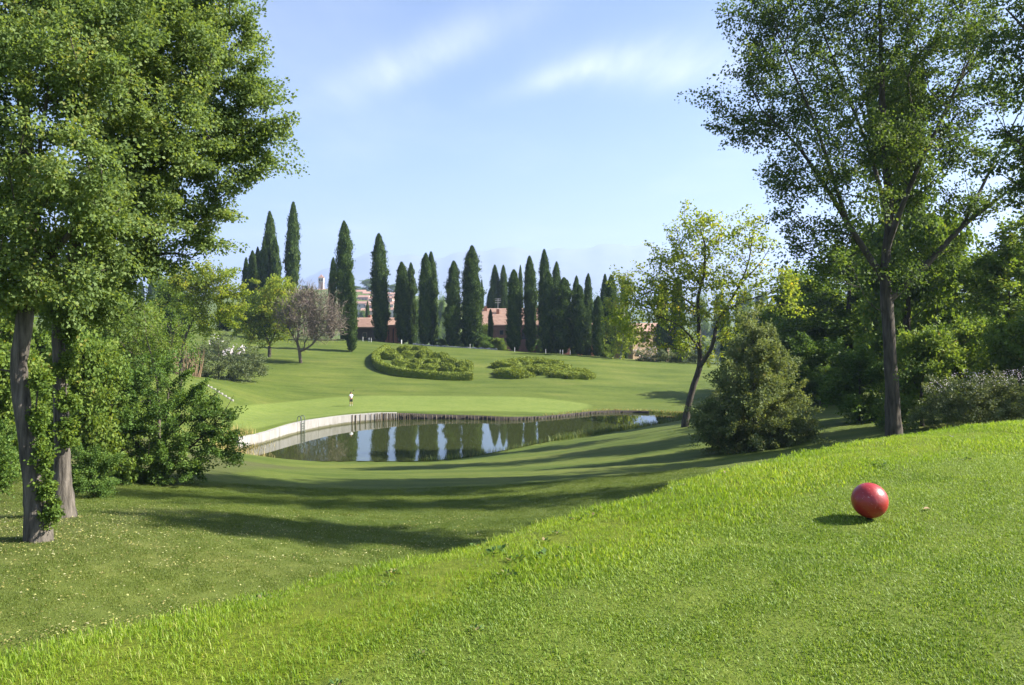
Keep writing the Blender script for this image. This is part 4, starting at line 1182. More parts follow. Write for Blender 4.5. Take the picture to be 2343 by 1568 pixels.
GL, GM, GB, GF = 'cypresses of the left clump', 'cypresses of the row behind the lawn', 'cypresses of the back row', 'cypresses far behind the lawn'
for row in [
    (664, 463, 172, 38, 0, 'tallest cypress of the picture, right of the left clump', GL),
    (620, 485, 176, 40, 2, 'second tallest cypress, the highest point of the left clump', GL),
    (605, 538, 172, 30, 1, 'cypress directly left of the highest one in the left clump', GL),
    (637, 545, 170, 26, 3, 'shorter cypress directly right of the highest one in the left clump', GL),
    (590, 566, 176, 24, 4, 'cypress third from the left in the left clump', GL),
    (576, 574, 174, 26, 2, 'cypress second from the left in the left clump', GL),
    (562, 590, 178, 20, 0, 'leftmost and shortest cypress of the left clump', GL),
    (757, 590, 165, 24, 4, 'slim cypress behind the right side of the bare brown tree', GM),
    (791, 507, 158, 42, 1, 'tall broad cypress right of the bare brown tree', GM),
    (805, 620, 145, 30, 2, 'cypress with pointed foot standing forward on the lawn right of the bare tree', GM),
    (872, 535, 164, 40, 0, 'tall lone cypress above the left corner of the left hedge bed', GM),
    (923, 600, 163, 34, 2, 'blunt cypress next right of the tall lone one, by the red portico', GM),
    (944, 602, 170, 28, 3, 'darker cypress pressed behind the blunt one by the red portico', GM),
    (972, 580, 161, 34, 4, 'left one of the twin cypresses right of the red portico', GM),
    (991, 577, 164, 32, 0, 'right one of the twin cypresses right of the red portico', GM),
    (1034, 598, 160, 40, 3, 'ragged cypress with thin crooked top and wide base', GM),
    (1073, 563, 161, 40, 1, 'cypress with needle-thin tip left of the terracotta house', GM),
    (1091, 630, 166, 28, 2, 'shorter cypress hugging the right side of the needle-tipped one', GM),
    (1104, 640, 230, 12, 0, 'very slim cypress rising behind the left end of the terracotta roof', GB),
    (1133, 607, 215, 26, 2, 'left of the pair of cypresses rising behind the terracotta roof', GB),
    (1153, 608, 215, 24, 0, 'right of the pair of cypresses rising behind the terracotta roof', GB),
    (1122, 660, 220, 26, 4, 'lowest cypress behind the terracotta roof, left of the pair', GB),
    (1121, 708, 168, 15, 4, 'small young cypress in front of the terracotta roof', GM),
    (1177, 618, 158, 42, 2, 'broad cypress at the right side of the terracotta roof', GM),
    (1190, 608, 205, 18, 0, 'thin cypress tip showing behind the broad one right of the terracotta roof', GB),
    (1214, 587, 159, 36, 0, 'pointed cypress second right of the terracotta roof', GM),
    (1244, 572, 168, 34, 2, 'highest blunt-topped cypress in the right half of the row', GM),
    (1253, 622, 157, 30, 3, 'cypress in front of the highest blunt-topped one in the right half', GM),
    (1267, 600, 180, 32, 4, 'cypress just right of the highest blunt-topped one', GM),
    (1286, 636, 156, 42, 1, 'broad ragged cypress with ochre wall showing right of it', GM),
    (1313, 632, 170, 22, 0, 'slim cypress left of the gap of sky before the leaning tree', GM),
    (1327, 652, 155, 34, 3, 'cypress in front of the slim one left of the gap of sky', GM),
    (1341, 627, 178, 26, 2, 'rear cypress standing alone against the sky in the right half', GM),
    (1367, 678, 153, 36, 4, 'lowest cypress of the front row in the right half', GM),
    (1379, 628, 172, 22, 0, 'slim cypress behind the lowest front one, left of its dark neighbour', GM),
    (1397, 630, 156, 38, 2, 'dark cypress just left of the slim yellow-green tree', GM),
    (1427, 632, 166, 24, 1, 'cypress half hidden behind the slim yellow-green tree', GM),
    (1514, 640, 160, 32, 3, 'left one of the two cypresses behind the crown of the leaning tree', GM),
    (1546, 634, 160, 32, 0, 'right one of the two cypresses behind the crown of the leaning tree', GM),
    (1690, 672, 165, 22, 4, 'small cypress top seen through the fork of the leaning tree', GM),
    (1660, 700, 160, 30, 2, 'low cypress behind the fork of the leaning tree', GM),
    (1760, 690, 170, 24, 1, 'small cypress between the leaning tree and the right-hand wood', GM),
    (506, 690, 172, 22, 2, 'left one of the three dark low cypresses under the yellow-green broad tree', GL),
    (521, 690, 172, 24, 0, 'middle one of the three dark low cypresses under the yellow-green broad tree', GL),
    (545, 700, 172, 24, 4, 'right one of the three dark low cypresses under the yellow-green broad tree', GL),
    (716, 655, 190, 16, 3, 'thin cypress top behind the bare brown tree', GM),
    (346, 622, 300, 26, 2, 'far cypress seen through the gap under the left crown, right one', GF),
    (322, 640, 300, 20, 0, 'far cypress seen through the gap under the left crown, left one', GF),
    (839, 690, 260, 13, 4, 'small far cypress beside the village left of the tall lone cypress', GF),
    (900, 664, 270, 15, 0, 'small far cypress beside the village right of the tall lone cypress', GF),
]:
    cypress(*row)

# ------------------------------------------------------------------ clipped hedges
def shell_leaves(name, P, N_, size, seed, mat, parent):
    r = np.random.default_rng(seed)
    n_ = len(P)
    U = unit(N_ * 0.5 + r.normal(size=(n_, 3)) * 0.6 + np.array([0, 0, 0.35]))
    return link(name, leaf_mesh(name, P, U, size * r.uniform(0.6, 1.3, n_), 0.36, r.uniform(0, 1, n_), side=N_ + r.normal(size=(n_, 3)) * .6), mat, parent)


def mound_proto(seed):
    r = np.random.default_rng(seed)
    root = empty('clipped_shrub', (0, 0, 0))
    bm = bmesh.new()
    bmesh.ops.create_icosphere(bm, subdivisions=4, radius=1.0)
    ph = r.uniform(0, 6.28, 6)
    for v in bm.verts:
        c = v.co
        s = 1 + 0.12 * math.sin(4 * c.x + ph[0]) * math.sin(3 * c.y + ph[1]) + 0.06 * math.sin(9 * c.x + 7 * c.y + ph[2])
        e = 0.7
        v.co = Vector((math.copysign(abs(c.x) ** e, c.x) * s, math.copysign(abs(c.y) ** e, c.y) * s, max(-0.25, math.copysign(abs(c.z) ** e, c.z)) * s))
    me = bpy.data.meshes.new('inner_core'); bm.to_mesh(me)
    vs_ = np.array([v.co[:] for v in bm.verts]); ns = np.array([v.normal[:] for v in bm.verts]); bm.free()
    a_ = me.attributes.new('rnd', 'FLOAT', 'POINT'); a_.data.foreach_set('value', r.uniform(0.1, 0.8, len(me.vertices)).astype(np.float32))
    link('inner_core', me, M['hedge'], root)  # solid core added beneath the leaf shell
    idx = r.integers(0, len(vs_), 2600)
    P = vs_[idx] + r.normal(size=(2600, 3)) * 0.05
    shell_leaves('foliage', P[P[:, 2] > -0.1], ns[idx][P[:, 2] > -0.1], 0.15, seed, M['hedge'], root)
    return root


MP = [mound_proto(201), mound_proto(202), mound_proto(203)]
mused = set()


def mound(xd, Y, sx, sy, h, rz, label, grp):
    k = int(xd * 7 + Y) % 3
    o = MP[k] if k not in mused else copy_tree(MP[k])
    mused.add(k)
    b = spot(xd, Y)
    o.location = (b[0], b[1], b[2])
    o.scale = (sx, sy, h)
    o.rotation_euler = (0, 0, rz)
    tag(o, label, 'shrub', grp)


ROWS_L = [('back row', [(892, 143), (925, 145), (958, 144)]), ('second row from the back', [(890, 138), (905, 137), (938, 138.5), (972, 139), (1005, 136)]), ('third row from the back', [(918, 131.5), (955, 132), (992, 132), (1030, 131.5), (1062, 130)]), ('front row', [(945, 126.5), (985, 127), (1025, 127), (1058, 126.5)])]
for rn, row in ROWS_L:
    for q, (xd, Y) in enumerate(row):
        mound(xd, Y, rng.uniform(1.05, 1.6), rng.uniform(0.7, 1.1), rng.uniform(0.8, 1.3), rng.uniform(-0.7, 0.5), 'clipped shrub inside the crescent hedge, %s, %s' % (rn, nth(q)), 'clipped shrubs of the left hedge bed')
ROWS_R = [('back row', [(1160, 132), (1188, 134), (1222, 134.5), (1255, 133)]), ('middle row', [(1165, 127), (1198, 128.5), (1238, 129), (1278, 128.5)]), ('front row', [(1168, 123.5), (1190, 124), (1255, 126), (1296, 123.5), (1312, 125), (1325, 122.5)])]
for rn, row in ROWS_R:
    for q, (xd, Y) in enumerate(row):
        mound(xd, Y, rng.uniform(1.9, 2.6), rng.uniform(1.2, 1.7), rng.uniform(0.8, 1.15), rng.uniform(-0.7, 0.5), 'low clipped shrub of the right bed, %s, %s' % (rn, nth(q)), 'clipped shrubs of the right bed')

hp = smooth_poly([((x - CX) / F * Y, Y) for x, Y in [(1079, 121.4), (1020, 121.3), (960, 121.8), (908, 123.4), (874, 127), (860, 133), (864, 140), (885, 146.5)]], 8)
b = spot(960, 121.8)
root = empty('crescent_hedge', b)
tag(root, 'crescent-shaped clipped dark hedge framing the left lawn bed', 'hedge')
tang = unit(np.gradient(hp, axis=0)); nrm = np.stack([-tang[:, 1], tang[:, 0]], 1)
hz = ground(hp[:, 0], hp[:, 1])
sec = [(-0.62, -0.2), (-0.66, 0.5), (-0.62, 0.95), (-0.45, 1.10), (0, 1.14), (0.45, 1.10), (0.62, 0.95), (0.66, 0.5), (0.62, -0.2)]
co = []
for q in range(len(hp)):
    for (s_, z_) in sec:
        co.append([hp[q][0] + nrm[q][0] * s_, hp[q][1] + nrm[q][1] * s_, hz[q] + z_])
co = np.array(co) - b
k = len(sec)
i, j = np.meshgrid(np.arange(len(hp) - 1), np.arange(k - 1), indexing='ij')
A_ = (i * k + j).ravel()
hf = np.stack([A_, A_ + 1, A_ + 1 + k, A_ + k], 1)
ends_ = []
link('inner_core', np_mesh('inner_core', co, hf, 4, {'rnd': rng.uniform(0.1, 0.7, len(co))}), M['hedge'], root)  # solid core added to fill the hedge behind its leaves
nL = 15000
fi = rng.integers(0, len(hf), nL)
uv = rng.uniform(0, 1, (nL, 2))
q4 = co[hf[fi]]
P = (q4[:, 0] * ((1 - uv[:, :1]) * (1 - uv[:, 1:])) + q4[:, 1] * (uv[:, :1] * (1 - uv[:, 1:])) + q4[:, 2] * (uv[:, :1] * uv[:, 1:]) + q4[:, 3] * ((1 - uv[:, :1]) * uv[:, 1:]))
Nf = unit(np.cross(q4[:, 1] - q4[:, 0], q4[:, 3] - q4[:, 0]))
Pe = []
for e in (0, len(hp) - 1):   # the two cut ends
    m_ = 350
    s_ = rng.uniform(-0.6, 0.6, m_); z_ = rng.uniform(0, 1.06, m_)
    Pe.append(np.stack([hp[e][0] + nrm[e][0] * s_, hp[e][1] + nrm[e][1] * s_, hz[e] + z_], 1) - b)
    Nf = np.concatenate([Nf, np.repeat([[*(tang[e] * (-1 if e == 0 else 1)), 0]], m_, 0)])
P = np.concatenate([P] + Pe)
shell_leaves('foliage', P + rng.normal(size=P.shape) * 0.05, Nf, 0.2, 77, M['hedge'], root)

# ------------------------------------------------------------------ pond wall, ladder, steps, stakes, stones
mw, nt = new_mat('stained_concrete')
streaks = ramp(nt, tnoise(nt, 1.2, 6, 0.7, (1.2, 1.2, 0.3)), [(0.30, (0.22, 0.205, 0.18)), (0.5, (0.29, 0.275, 0.255)), (0.72, (0.34, 0.325, 0.305))])
tco = node(nt, 'ShaderNodeTexCoord'); sx = node(nt, 'ShaderNodeSeparateXYZ')
nt.links.new(tco.outputs['Object'], sx.inputs[0])
lv = nmath(nt, 'ADD', sx.outputs[2], nmath(nt, 'MULTIPLY', tnoise(nt, 1.5, 4, 0.6), -0.25))
alg = ramp(nt, lv, [(0.0, (1.0, 1.0, 1.0)), (0.14, (0.0, 0.0, 0.0))])
cw_ = mixrgb(nt, alg, streaks, (0.10, 0.095, 0.05))
pw = node(nt, 'ShaderNodeBsdfPrincipled'); pw.inputs['Roughness'].default_value = 0.9
nt.links.new(cw_, pw.inputs['Base Color'])
nt.links.new(pw.outputs[0], node(nt, 'ShaderNodeOutputMaterial').inputs['Surface'])
M['pond_concrete'] = mw
wall_root = empty('pond_wall', (*FAR[20], WATER))
tag(wall_root, 'curved pale concrete retaining wall with timber stakes along the pond', 'wall')
cum = np.concatenate([[0], np.cumsum(np.linalg.norm(np.diff(FAR, axis=0), axis=1))])


def farp(s):
    return np.array([np.interp(s, cum, FAR[:, 0]), np.interp(s, cum, FAR[:, 1])])


def far_s(xd):
    k = np.argmin(np.abs(FAR[:, 0] / FAR[:, 1] * F + CX - xd))
    return cum[k]


wl = np.array(wall_root.location)


def wall_top(s):
    p0 = farp(s); d = farp(s + 0.3) - farp(s - 0.3)
    nn = np.array([-d[1], d[0]]); nn /= np.linalg.norm(nn) + 1e-9
    q = p0 + nn * 0.75
    q2 = p0 - nn * 0.75
    if inside(np.array([q]), POND)[0]: q, nn = q2, -nn
    return max(gz(*q), WATER + 0.3), nn


s0, s1 = 0.4, far_s(905)
npan = int((s1 - s0) / 1.7)
for q in range(npan):
    a_, b_ = s0 + (s1 - s0) * q / npan + 0.012, s0 + (s1 - s0) * (q + 1) / npan - 0.012
    pa, pb = farp(a_), farp(b_)
    za, na = wall_top(a_); zb, nb_ = wall_top(b_)
    off = rng.uniform(-0.012, 0.012)
    pa = pa - na * (0.05 + off); pb = pb - nb_ * (0.05 + off)
    qa, qb = pa + na * 0.5, pb + nb_ * 0.5
    up = 0.03 + rng.uniform(-0.01, 0.02)
    v = [(*pa, WATER - 0.9), (*pb, WATER - 0.9), (*qb, WATER - 0.9), (*qa, WATER - 0.9), (*pa, za + up), (*pb, zb + up), (*qb, zb + up), (*qa, za + up)]
    v = [tuple(np.array(c_) - wl) for c_ in v]
    me = bpy.data.meshes.new('panel')
    me.from_pydata(v, [], [(0, 1, 5, 4), (1, 2, 6, 5), (2, 3, 7, 6), (3, 0, 4, 7), (4, 5, 6, 7)])
    link('panel', me, M['pond_concrete'], wall_root)
parts = []
s = far_s(800)
send = far_s(1425)
while s < send:
    p0 = farp(s); z0, nn = wall_top(s)
    dens = 0.6 if s < far_s(850) else (0.24 if s < far_s(960) else 0.45)
    hh = z0 - WATER + rng.uniform(-0.06, 0.07)
    wv = rng.uniform(0.03, 0.06)
    c0_ = p0 - nn * 0.13 - wl[:2]
    tl = rng.normal(size=2) * 0.03
    parts.append(tube_arrays([(c0_[0], c0_[1], -0.8), (c0_[0] + tl[0], c0_[1] + tl[1], hh)], [wv, wv * 0.95], 5))
    s += dens * rng.uniform(0.8, 1.25)
co, f = join_arrays(parts)
tag(link('stakes', np_mesh('stakes', co, f, 4), M['stake'], wall_root), kind='stuff')
# dark strip behind the right-hand stakes, painting in the shade on the bank
bp = [farp(s_) for s_ in np.arange(s1, send + 4, 1.0)]
co, fs = [], []
for q, s_ in enumerate(np.arange(s1, send + 4, 1.0)):
    z0, nn = wall_top(s_)
    p0 = farp(s_)
    for dd, zz in ((-0.03, -0.9), (-0.03, z0 - WATER - 0.02), (0.35, z0 - WATER - 0.02)):
        co.append([*(p0 + nn * dd - wl[:2]), zz])
    if q: fs += [[3 * q - 3, 3 * q, 3 * q + 1, 3 * q - 2], [3 * q - 2, 3 * q + 1, 3 * q + 2, 3 * q - 1]]
link('shaded_bank_strip', np_mesh('shaded_bank_strip', np.array(co), np.array(fs), 4), M['dark_void'], wall_root)

# ladder
s = far_s(690)
p0 = farp(s); z0, nn = wall_top(s)
root = empty('pool_ladder', (p0[0] - nn[0] * 0.2, p0[1] - nn[1] * 0.2, WATER))
tag(root, 'green metal ladder with looped handrails hanging on the pale pond wall', 'ladder')
tv = np.array([-nn[1], nn[0]])
H_ = z0 - WATER
for sgn in (-1, 1):
    base_ = tv * 0.27 * sgn
    path = [(*(base_), -0.7), (*base_, H_ * 0.6), (*base_, H_ + 0.35), (*(base_ + nn * 0.08), H_ + 0.58), (*(base_ + nn * 0.28), H_ + 0.66), (*(base_ + nn * 0.48), H_ + 0.56), (*(base_ + nn * 0.55), H_ + 0.3), (*(base_ + nn * 0.56), H_ - 0.05)]
    co, f = tube_arrays(smooth_poly(path, 3), [0.045] * (3 * 7 + 1), 7)
    link('rail', np_mesh('rail', co, f, 4, smooth=True), M['steel'], root)
for q in range(5):
    z_ = -0.1 + q * (H_ + 0.05) / 4.2
    co, f = tube_arrays([(*(tv * -0.27), z_), (*(tv * 0.27), z_)], [0.035, 0.035], 6)
    link('rung', np_mesh('rung', co, f, 4), M['steel'], root)

# stone steps on the left bank
pa, pb = hit(472, 882, 70), hit(529, 916, 70)
root = empty('garden_steps', (pa + pb) / 2)
tag(root, 'short flight of pale stone steps on the left bank above the green', 'steps')
sm = None
for q in range(8):
    t = q / 7
    p0 = pa + (pb - pa) * t
    zz = gz(p0[0], p0[1])
    if sm is None:
        co, f = box_arrays(-0.36, 0.36, -0.11, 0.11, -0.25, 0.09)
        sm = np_mesh('step', co, f, 4); sm.materials.append(M['step_stone'])
    o = link('step', sm, None, root)
    o.location = tuple(np.array([p0[0], p0[1], zz]) - np.array(root.location))
    o.rotation_euler = (0, 0, -0.55 + rng.uniform(-0.08, 0.08))

# low stone border along the top of the lawn
root = empty('stone_border', spot(1040, 157.5))
tag(root, 'low border of pale rough stones along the top of the lawn below the cypresses', 'stones')
sms = []
for q in range(4):
    bm = bmesh.new()
    bmesh.ops.create_icosphere(bm, subdivisions=1, radius=1)
    for v in bm.verts: v.co *= rng.uniform(0.75, 1.15)
    me = bpy.data.meshes.new('stone'); bm.to_mesh(me); bm.free(); me.materials.append(M['stone']); sms.append(me)
for q in range(46):
    xd = 946 + q * 4.2
    p0 = spot(xd, 158.5 - (xd - 946) / 190 * 3.5 + rng.uniform(-0.2, 0.2))
    o = link('stone', sms[q % 4], None, root)
    o.location = tuple(p0 - np.array(root.location) + np.array([0, 0, 0.08]))
    o.scale = (rng.uniform(0.22, 0.34), rng.uniform(0.2, 0.3), rng.uniform(0.14, 0.26))
    o.rotation_euler = (0, 0, rng.uniform(0, 3))

# white marker posts
pm = None
for xd, Y, lab in [(830, 158, 'leftmost white marker post on the lawn crest before the red portico'), (844, 157, 'middle one of the three white posts left of the red portico'), (849, 157, 'rightmost one of the three white posts left of the red portico'),
                   (918, 158, 'thick white bollard at the right foot of the red portico'), (1075, 154.5, 'white post among the stones under the needle-tipped cypress'), (1177, 152.5, 'white post at the foot of the broad cypress right of the terracotta house'), (1248, 151, 'white post under the highest blunt-topped cypress'), (1281, 150.5, 'left one of the pair of white posts under the broad ragged cypress'), (1287, 150.5, 'right one of the pair of white posts under the broad ragged cypress'), (1304, 150, 'white post left of the lowest front cypress')]:
    b = spot(xd, Y)
    root = empty('marker_post', b)
    tag(root, lab, 'post', 'white marker posts along the lawn crest')
    k = 2.4 if 'bollard' in lab else 1.0
    co, f = tube_arrays([(0, 0, -0.2), (0, 0, 0.75), (0, 0, 0.8)], [0.045 * k, 0.045 * k, 0.03 * k], 8)
    link('post', np_mesh('post', co, f, 4), M['white_paint'], root)
    co, f = tube_arrays([(0, 0, 0.8), (0, 0, 0.83), (0, 0, 0.85)], [0.055 * k, 0.055 * k, 0.01], 8)
    link('cap', np_mesh('cap', co, f, 4), M['white_paint'], root)

# ------------------------------------------------------------------ houses
M['brick_shaded'] = solid_mat('shaded_brown_brick', (0.16, 0.085, 0.06), (0.24, 0.13, 0.09), 1.2, 0.9, 0.2)  # deep shade on the house front painted into a darker brick
for xd, Y, top, wd, kd, lab in [(1058, 164, 768, 22, 'dark_low', 'dark green shrub under the needle-tipped cypress'), (1108, 163, 772, 26, 'dark_low', 'dark green shrub under the left end of the terracotta house'), (1140, 164, 776, 22, 'low', 'lighter shrub before the dark wall of the terracotta house'), (1112, 172, 748, 16, 'low', 'bright yellow-green shrub at the wall of the terracotta house'), (1010, 163, 778, 20, 'dark_low', 'dark shrub right of the twin cypresses'), (1385, 154, 790, 16, 'low', 'bright shrub at the foot of the lowest front cypress'), (1240, 162, 778, 24, 'dark_low', 'dark shrub under the highest blunt-topped cypress')]:
    plant(kd, xd, Y, top, wd, lab, 'shrub', 'shrubs along the lawn crest')
def gable(name, w, d, z0, z1, mat, parent, over=0.4, th=0.22):
    """pitched roof, ridge along x: two slabs with thickness"""
    hw, hd = w / 2 + over, d / 2 + over
    sl = (z1 - z0) / (d / 2)
    ze = z0 - sl * over
    v = []
    for x in (-hw, hw):
        v += [(x, -hd, ze), (x, 0, z1), (x, hd, ze), (x, hd, ze + th), (x, 0, z1 + th), (x, -hd, ze + th)]
    f = [(0, 1, 4, 5), (1, 2, 3, 4), (6, 11, 10, 7), (7, 10, 9, 8), (5, 4, 10, 11), (4, 3, 9, 10), (0, 6, 7, 1), (1, 7, 8, 2), (0, 5, 11, 6), (2, 8, 9, 3)]
    me = bpy.data.meshes.new(name); me.from_pydata(v, [], f)
    return link(name, me, mat, parent)


def tile_rows(parent, w, d, z0, z1, over=0.4, step=0.55):
    """raised rows of tiles on the slope that faces the camera"""
    parts = []
    sl = (z1 - z0) / (d / 2)
    nrow = int((d / 2 + over) / step)
    for q in range(nrow):
        y0 = -(d / 2 + over) + q * step
        zz = z0 + sl * (y0 + d / 2) + 0.22
        parts.append((np.array([[-w / 2 - over, y0, zz + 0.10], [w / 2 + over, y0, zz + 0.10], [w / 2 + over, y0 + step, zz + sl * step + 0.02], [-w / 2 - over, y0 + step, zz + sl * step + 0.02], [-w / 2 - over, y0, zz], [w / 2 + over, y0, zz]]), np.array([[0, 1, 2, 3], [4, 5, 1, 0]])))
    co, f = join_arrays(parts)
    tag(link('tile_courses', np_mesh('tile_courses', co, f, 4), M['terracotta'], parent), kind='stuff')


def prism_wall(name, w, d, zb, z0, z1, mat, parent):
    v = []
    for x in (-w / 2, w / 2):
        v += [(x, -d / 2, zb), (x, d / 2, zb), (x, d / 2, z0), (x, 0, z1), (x, -d / 2, z0)]
    f = [(0, 4, 3, 2, 1), (5, 6, 7, 8, 9), (0, 5, 9, 4), (1, 2, 7, 6)]
    me = bpy.data.meshes.new(name); me.from_pydata(v, [], f)
    return link(name, me, mat, parent)


def window(x, y, z, w, h, parent, frame=True, rot=0):
    o = box('window', (x - w / 2, x + w / 2, y - 0.06, y + 0.05, z - h / 2, z + h / 2), M['stake'], parent)
    box('pane', (x - w / 2 + 0.1, x + w / 2 - 0.1, y - 0.09, y - 0.062, z - h / 2 + 0.1, z + h / 2 - 0.1), M['glass'], o)
    return o


def house(name, label, xd, Y, w, d, y_ridge, y_eave, wall, roof, rz=0.0, nwin=3, zdrop=None, chim=(), door=True, group=None, win_h=1.2):
    X = (xd - CX) / F * Y
    g = gz(X, Y)
    root = empty(name, (X, Y, g), rz)
    tag(root, label, 'house', group)
    z1 = CAMZ - (y_ridge - HY) / F * Y - g; z0 = CAMZ - (y_eave - HY) / F * Y - g
    prism_wall('wall', w, d, -1.5, z0, z1, wall, root)
    r_ = gable('roof', w, d, z0, z1, roof, root)
    for k in range(nwin):
        x_ = -w / 2 + w * (k + 0.7) / (nwin + 0.4)
        window(x_, -d / 2, z0 - 0.6 - win_h, 1.0, win_h, root)
    if door:
        dr = box('door', (w * 0.06, w * 0.06 + 1.1, -d / 2 - 0.06, -d / 2 + 0.05, max(z0 - 3.4, 0), z0 - 1.2), M['dark_void'], root)
        box('handle', (w * 0.06 + 0.9, w * 0.06 + 1.0, -d / 2 - 0.12, -d / 2 - 0.062, z0 - 2.4, z0 - 2.3), M['steel'], dr)
    for (cx_, cy_, ch) in chim:
        zc_ = z1 - abs(cy_) * (z1 - z0) / (d / 2)
        c_ = box('chimney', (cx_ - 0.35, cx_ + 0.35, cy_ - 0.3, cy_ + 0.3, zc_ - 0.5, zc_ + ch), M['brick'], r_)
        # capping slab
    return root, z0, z1


h_, z0, z1 = house('farmhouse', 'long terracotta-roofed house behind the middle cypresses with chimneys and aerial', 1178, 192, 19.5, 13, 708, 742, M['brick_shaded'], M['terracotta'], 0.06, 5, chim=[(-7.2, -1.0, 1.3), (-4.3, -2.2, 1.3), (-0.5, -1.5, 1.1), (5.5, -1.5, 1.2)])
tile_rows([c for c in h_.children if c.name.startswith('roof')][0], 19.5, 13, z0, z1)
mast = np.array([-4.2, -0.6, z1])
parts = [tube_arrays([mast, mast + [0, 0, 2.6]], [0.04, 0.03], 5)]
for k, zz in enumerate((1.6, 2.1, 2.5)):
    parts.append(tube_arrays([mast + [-0.7, 0, zz], mast + [0.7, 0, zz]], [0.03, 0.03], 4))
co, f = join_arrays(parts)
link('aerial', np_mesh('aerial', co, f, 4), M['white_paint'], h_)
h2, z0, z1 = house('farmhouse', 'low brown-roofed house left of the tall lone cypress behind the lawn crest', 846, 186, 11.5, 10, 729, 748, M['dark_void'], M['terracotta'], -0.05, 3, chim=[(-0.2, 0.5, 1.0)])  # dark wall: shade below the roof put into its colour
tile_rows([c for c in h2.children if c.name.startswith('roof')][0], 11.5, 10, z0, z1)
house('farmhouse', 'ochre-walled house seen under the crown of the leaning tree', 1466, 176, 9, 9, 742, 757, M['ochre'], M['terracotta'], 0.35, 2)
house('farmhouse', 'red-walled house glimpsed between the cypresses of the right half', 1312, 186, 8, 9, 728, 745, M['brick'], M['terracotta'], 0.1, 2)

# red portico
X0, X1, YPo = (881 - CX) / F * 172, (917 - CX) / F * 172, 172
g = gz((X0 + X1) / 2, YPo)
root = empty('brick_portico', ((X0 + X1) / 2, YPo, g))
tag(root, 'small red brick portico with square pillars behind the crest right of the tall lone cypress', 'portico')
zt = CAMZ - (752 - HY) / F * YPo - g
ww = (X1 - X0) / 2
for k, px_ in enumerate((-ww + 0.35, -0.45, 0.55, ww - 0.35)):
    box('pillar', (px_ - 0.34, px_ + 0.34, -0.35, 0.35, -1.0, zt), M['brick'], root)
box('back_wall', (-ww, ww, 2.2, 2.5, -1.0, zt), M['dark_void'], root)  # dark colour stands in for the shade inside the opening
box('lintel', (-ww - 0.1, ww + 0.1, -0.45, 2.6, zt + 0.003, zt + 0.7), M['brick'], root)
rf = empty('x', (0, 0, 0)); bpy.data.objects.remove(rf)
gr = gable('roof', 2 * ww, 3.2, zt + 0.75, zt + 1.5, M['terracotta'], root)
gr.location = (0, 1.1, 0)

# hillside village
VB = [(648, 676, 760, 0), (668, 668, 800, 1), (690, 664, 820, 0), (712, 672, 790, 2), (742, 662, 830, 1), (772, 672, 780, 0), (796, 668, 800, 2), (822, 664, 800, 0), (833, 676, 740, 1), (846, 668, 790, 0), (858, 680, 720, 2), (868, 672, 770, 0), (884, 678, 740, 1), (896, 670, 790, 0), (912, 676, 760, 2), (828, 690, 660, 0), (852, 694, 650, 1), (888, 692, 650, 0), (910, 690, 660, 2), (845, 706, 600, 2), (905, 704, 600, 0), (700, 688, 700, 1), (675, 690, 690, 0)]
VB.sort()
for k, (xd, yt, Y, m_) in enumerate(VB):
    wall = (M['pale_wall'], M['pink_wall'], M['ochre'])[m_]
    w_ = 9 + (k * 37 % 7)
    X = (xd - CX) / F * Y
    g = gz(X, Y)
    house('village_house', 'far-off %s house of the hillside village, %s' % (('pale', 'pink', 'ochre')[m_], nth(k)), xd, Y, w_, 8, yt, yt + 1.8 / Y * F, wall, M['roof_far'], ((k * 53) % 10 - 5) * 0.06, 3, door=False, group='houses of the hillside village', win_h=1.3)
X, Y = (735 - CX) / F * 900, 900
g = gz(X, Y)
root = empty('bell_tower', (X, Y, g))
tag(root, 'pale pink bell tower rising from the hazy village behind the bare tree', 'tower')
zt = CAMZ + (HY - 632) / F * Y - g
box('shaft', (-2.6, 2.6, -2.6, 2.6, -2, zt - 7), M['pink_wall'], root)
box('belfry', (-2.9, 2.9, -2.9, 2.9, zt - 6.997, zt - 2), M['pale_wall'], root)
for k in (-1, 1):
    box('belfry_opening', (k * 1.2 - 0.7, k * 1.2 + 0.7, -3.0, -2.91, zt - 6, zt - 3), M['glass'], root)
me = bpy.data.meshes.new('roof'); me.from_pydata([(-3.2, -3.2, zt - 1.99), (3.2, -3.2, zt - 1.99), (3.2, 3.2, zt - 1.99), (-3.2, 3.2, zt - 1.99), (0, 0, zt + 2)], [], [(0, 1, 4), (1, 2, 4), (2, 3, 4), (3, 0, 4), (3, 2, 1, 0)])
link('roof', me, M['roof_far'], root)
for k, (xd, top, Y, wd, kind) in enumerate(sorted([(838, 640, 880, 16, 'round'), (815, 655, 860, 14, 'round'), (856, 652, 880, 12, 'tall'), (896, 652, 880, 14, 'round'), (914, 648, 890, 14, 'round'), (880, 656, 880, 10, 'tall'), (790, 656, 880, 14, 'round'), (940, 660, 860, 16, 'round'), (700, 654, 900, 12, 'tall'), (660, 658, 900, 14, 'round'), (620, 664, 860, 16, 'round'), (862, 700, 560, 12, 'round'), (884, 706, 520, 12, 'round'), (830, 712, 500, 12, 'tall'), (908, 712, 480, 14, 'round'),
                                            (380, 650, 330, 26, 'round'), (365, 640, 420, 22, 'tall'), (400, 655, 360, 24, 'round'), (1700, 668, 420, 26, 'round'), (1740, 672, 460, 24, 'tall'), (1650, 676, 420, 26, 'round'), (1300, 690, 380, 24, 'round'), (1350, 692, 420, 22, 'round'), (1600, 682, 460, 26, 'round'), (1220, 695, 420, 22, 'tall'), (1010, 690, 420, 20, 'round'), (960, 690, 400, 18, 'tall')])):
    plant(kind, xd, Y, top, wd, 'hazy far-off tree on the valley side, %s' % nth(k), group='far-off trees of the valley side')

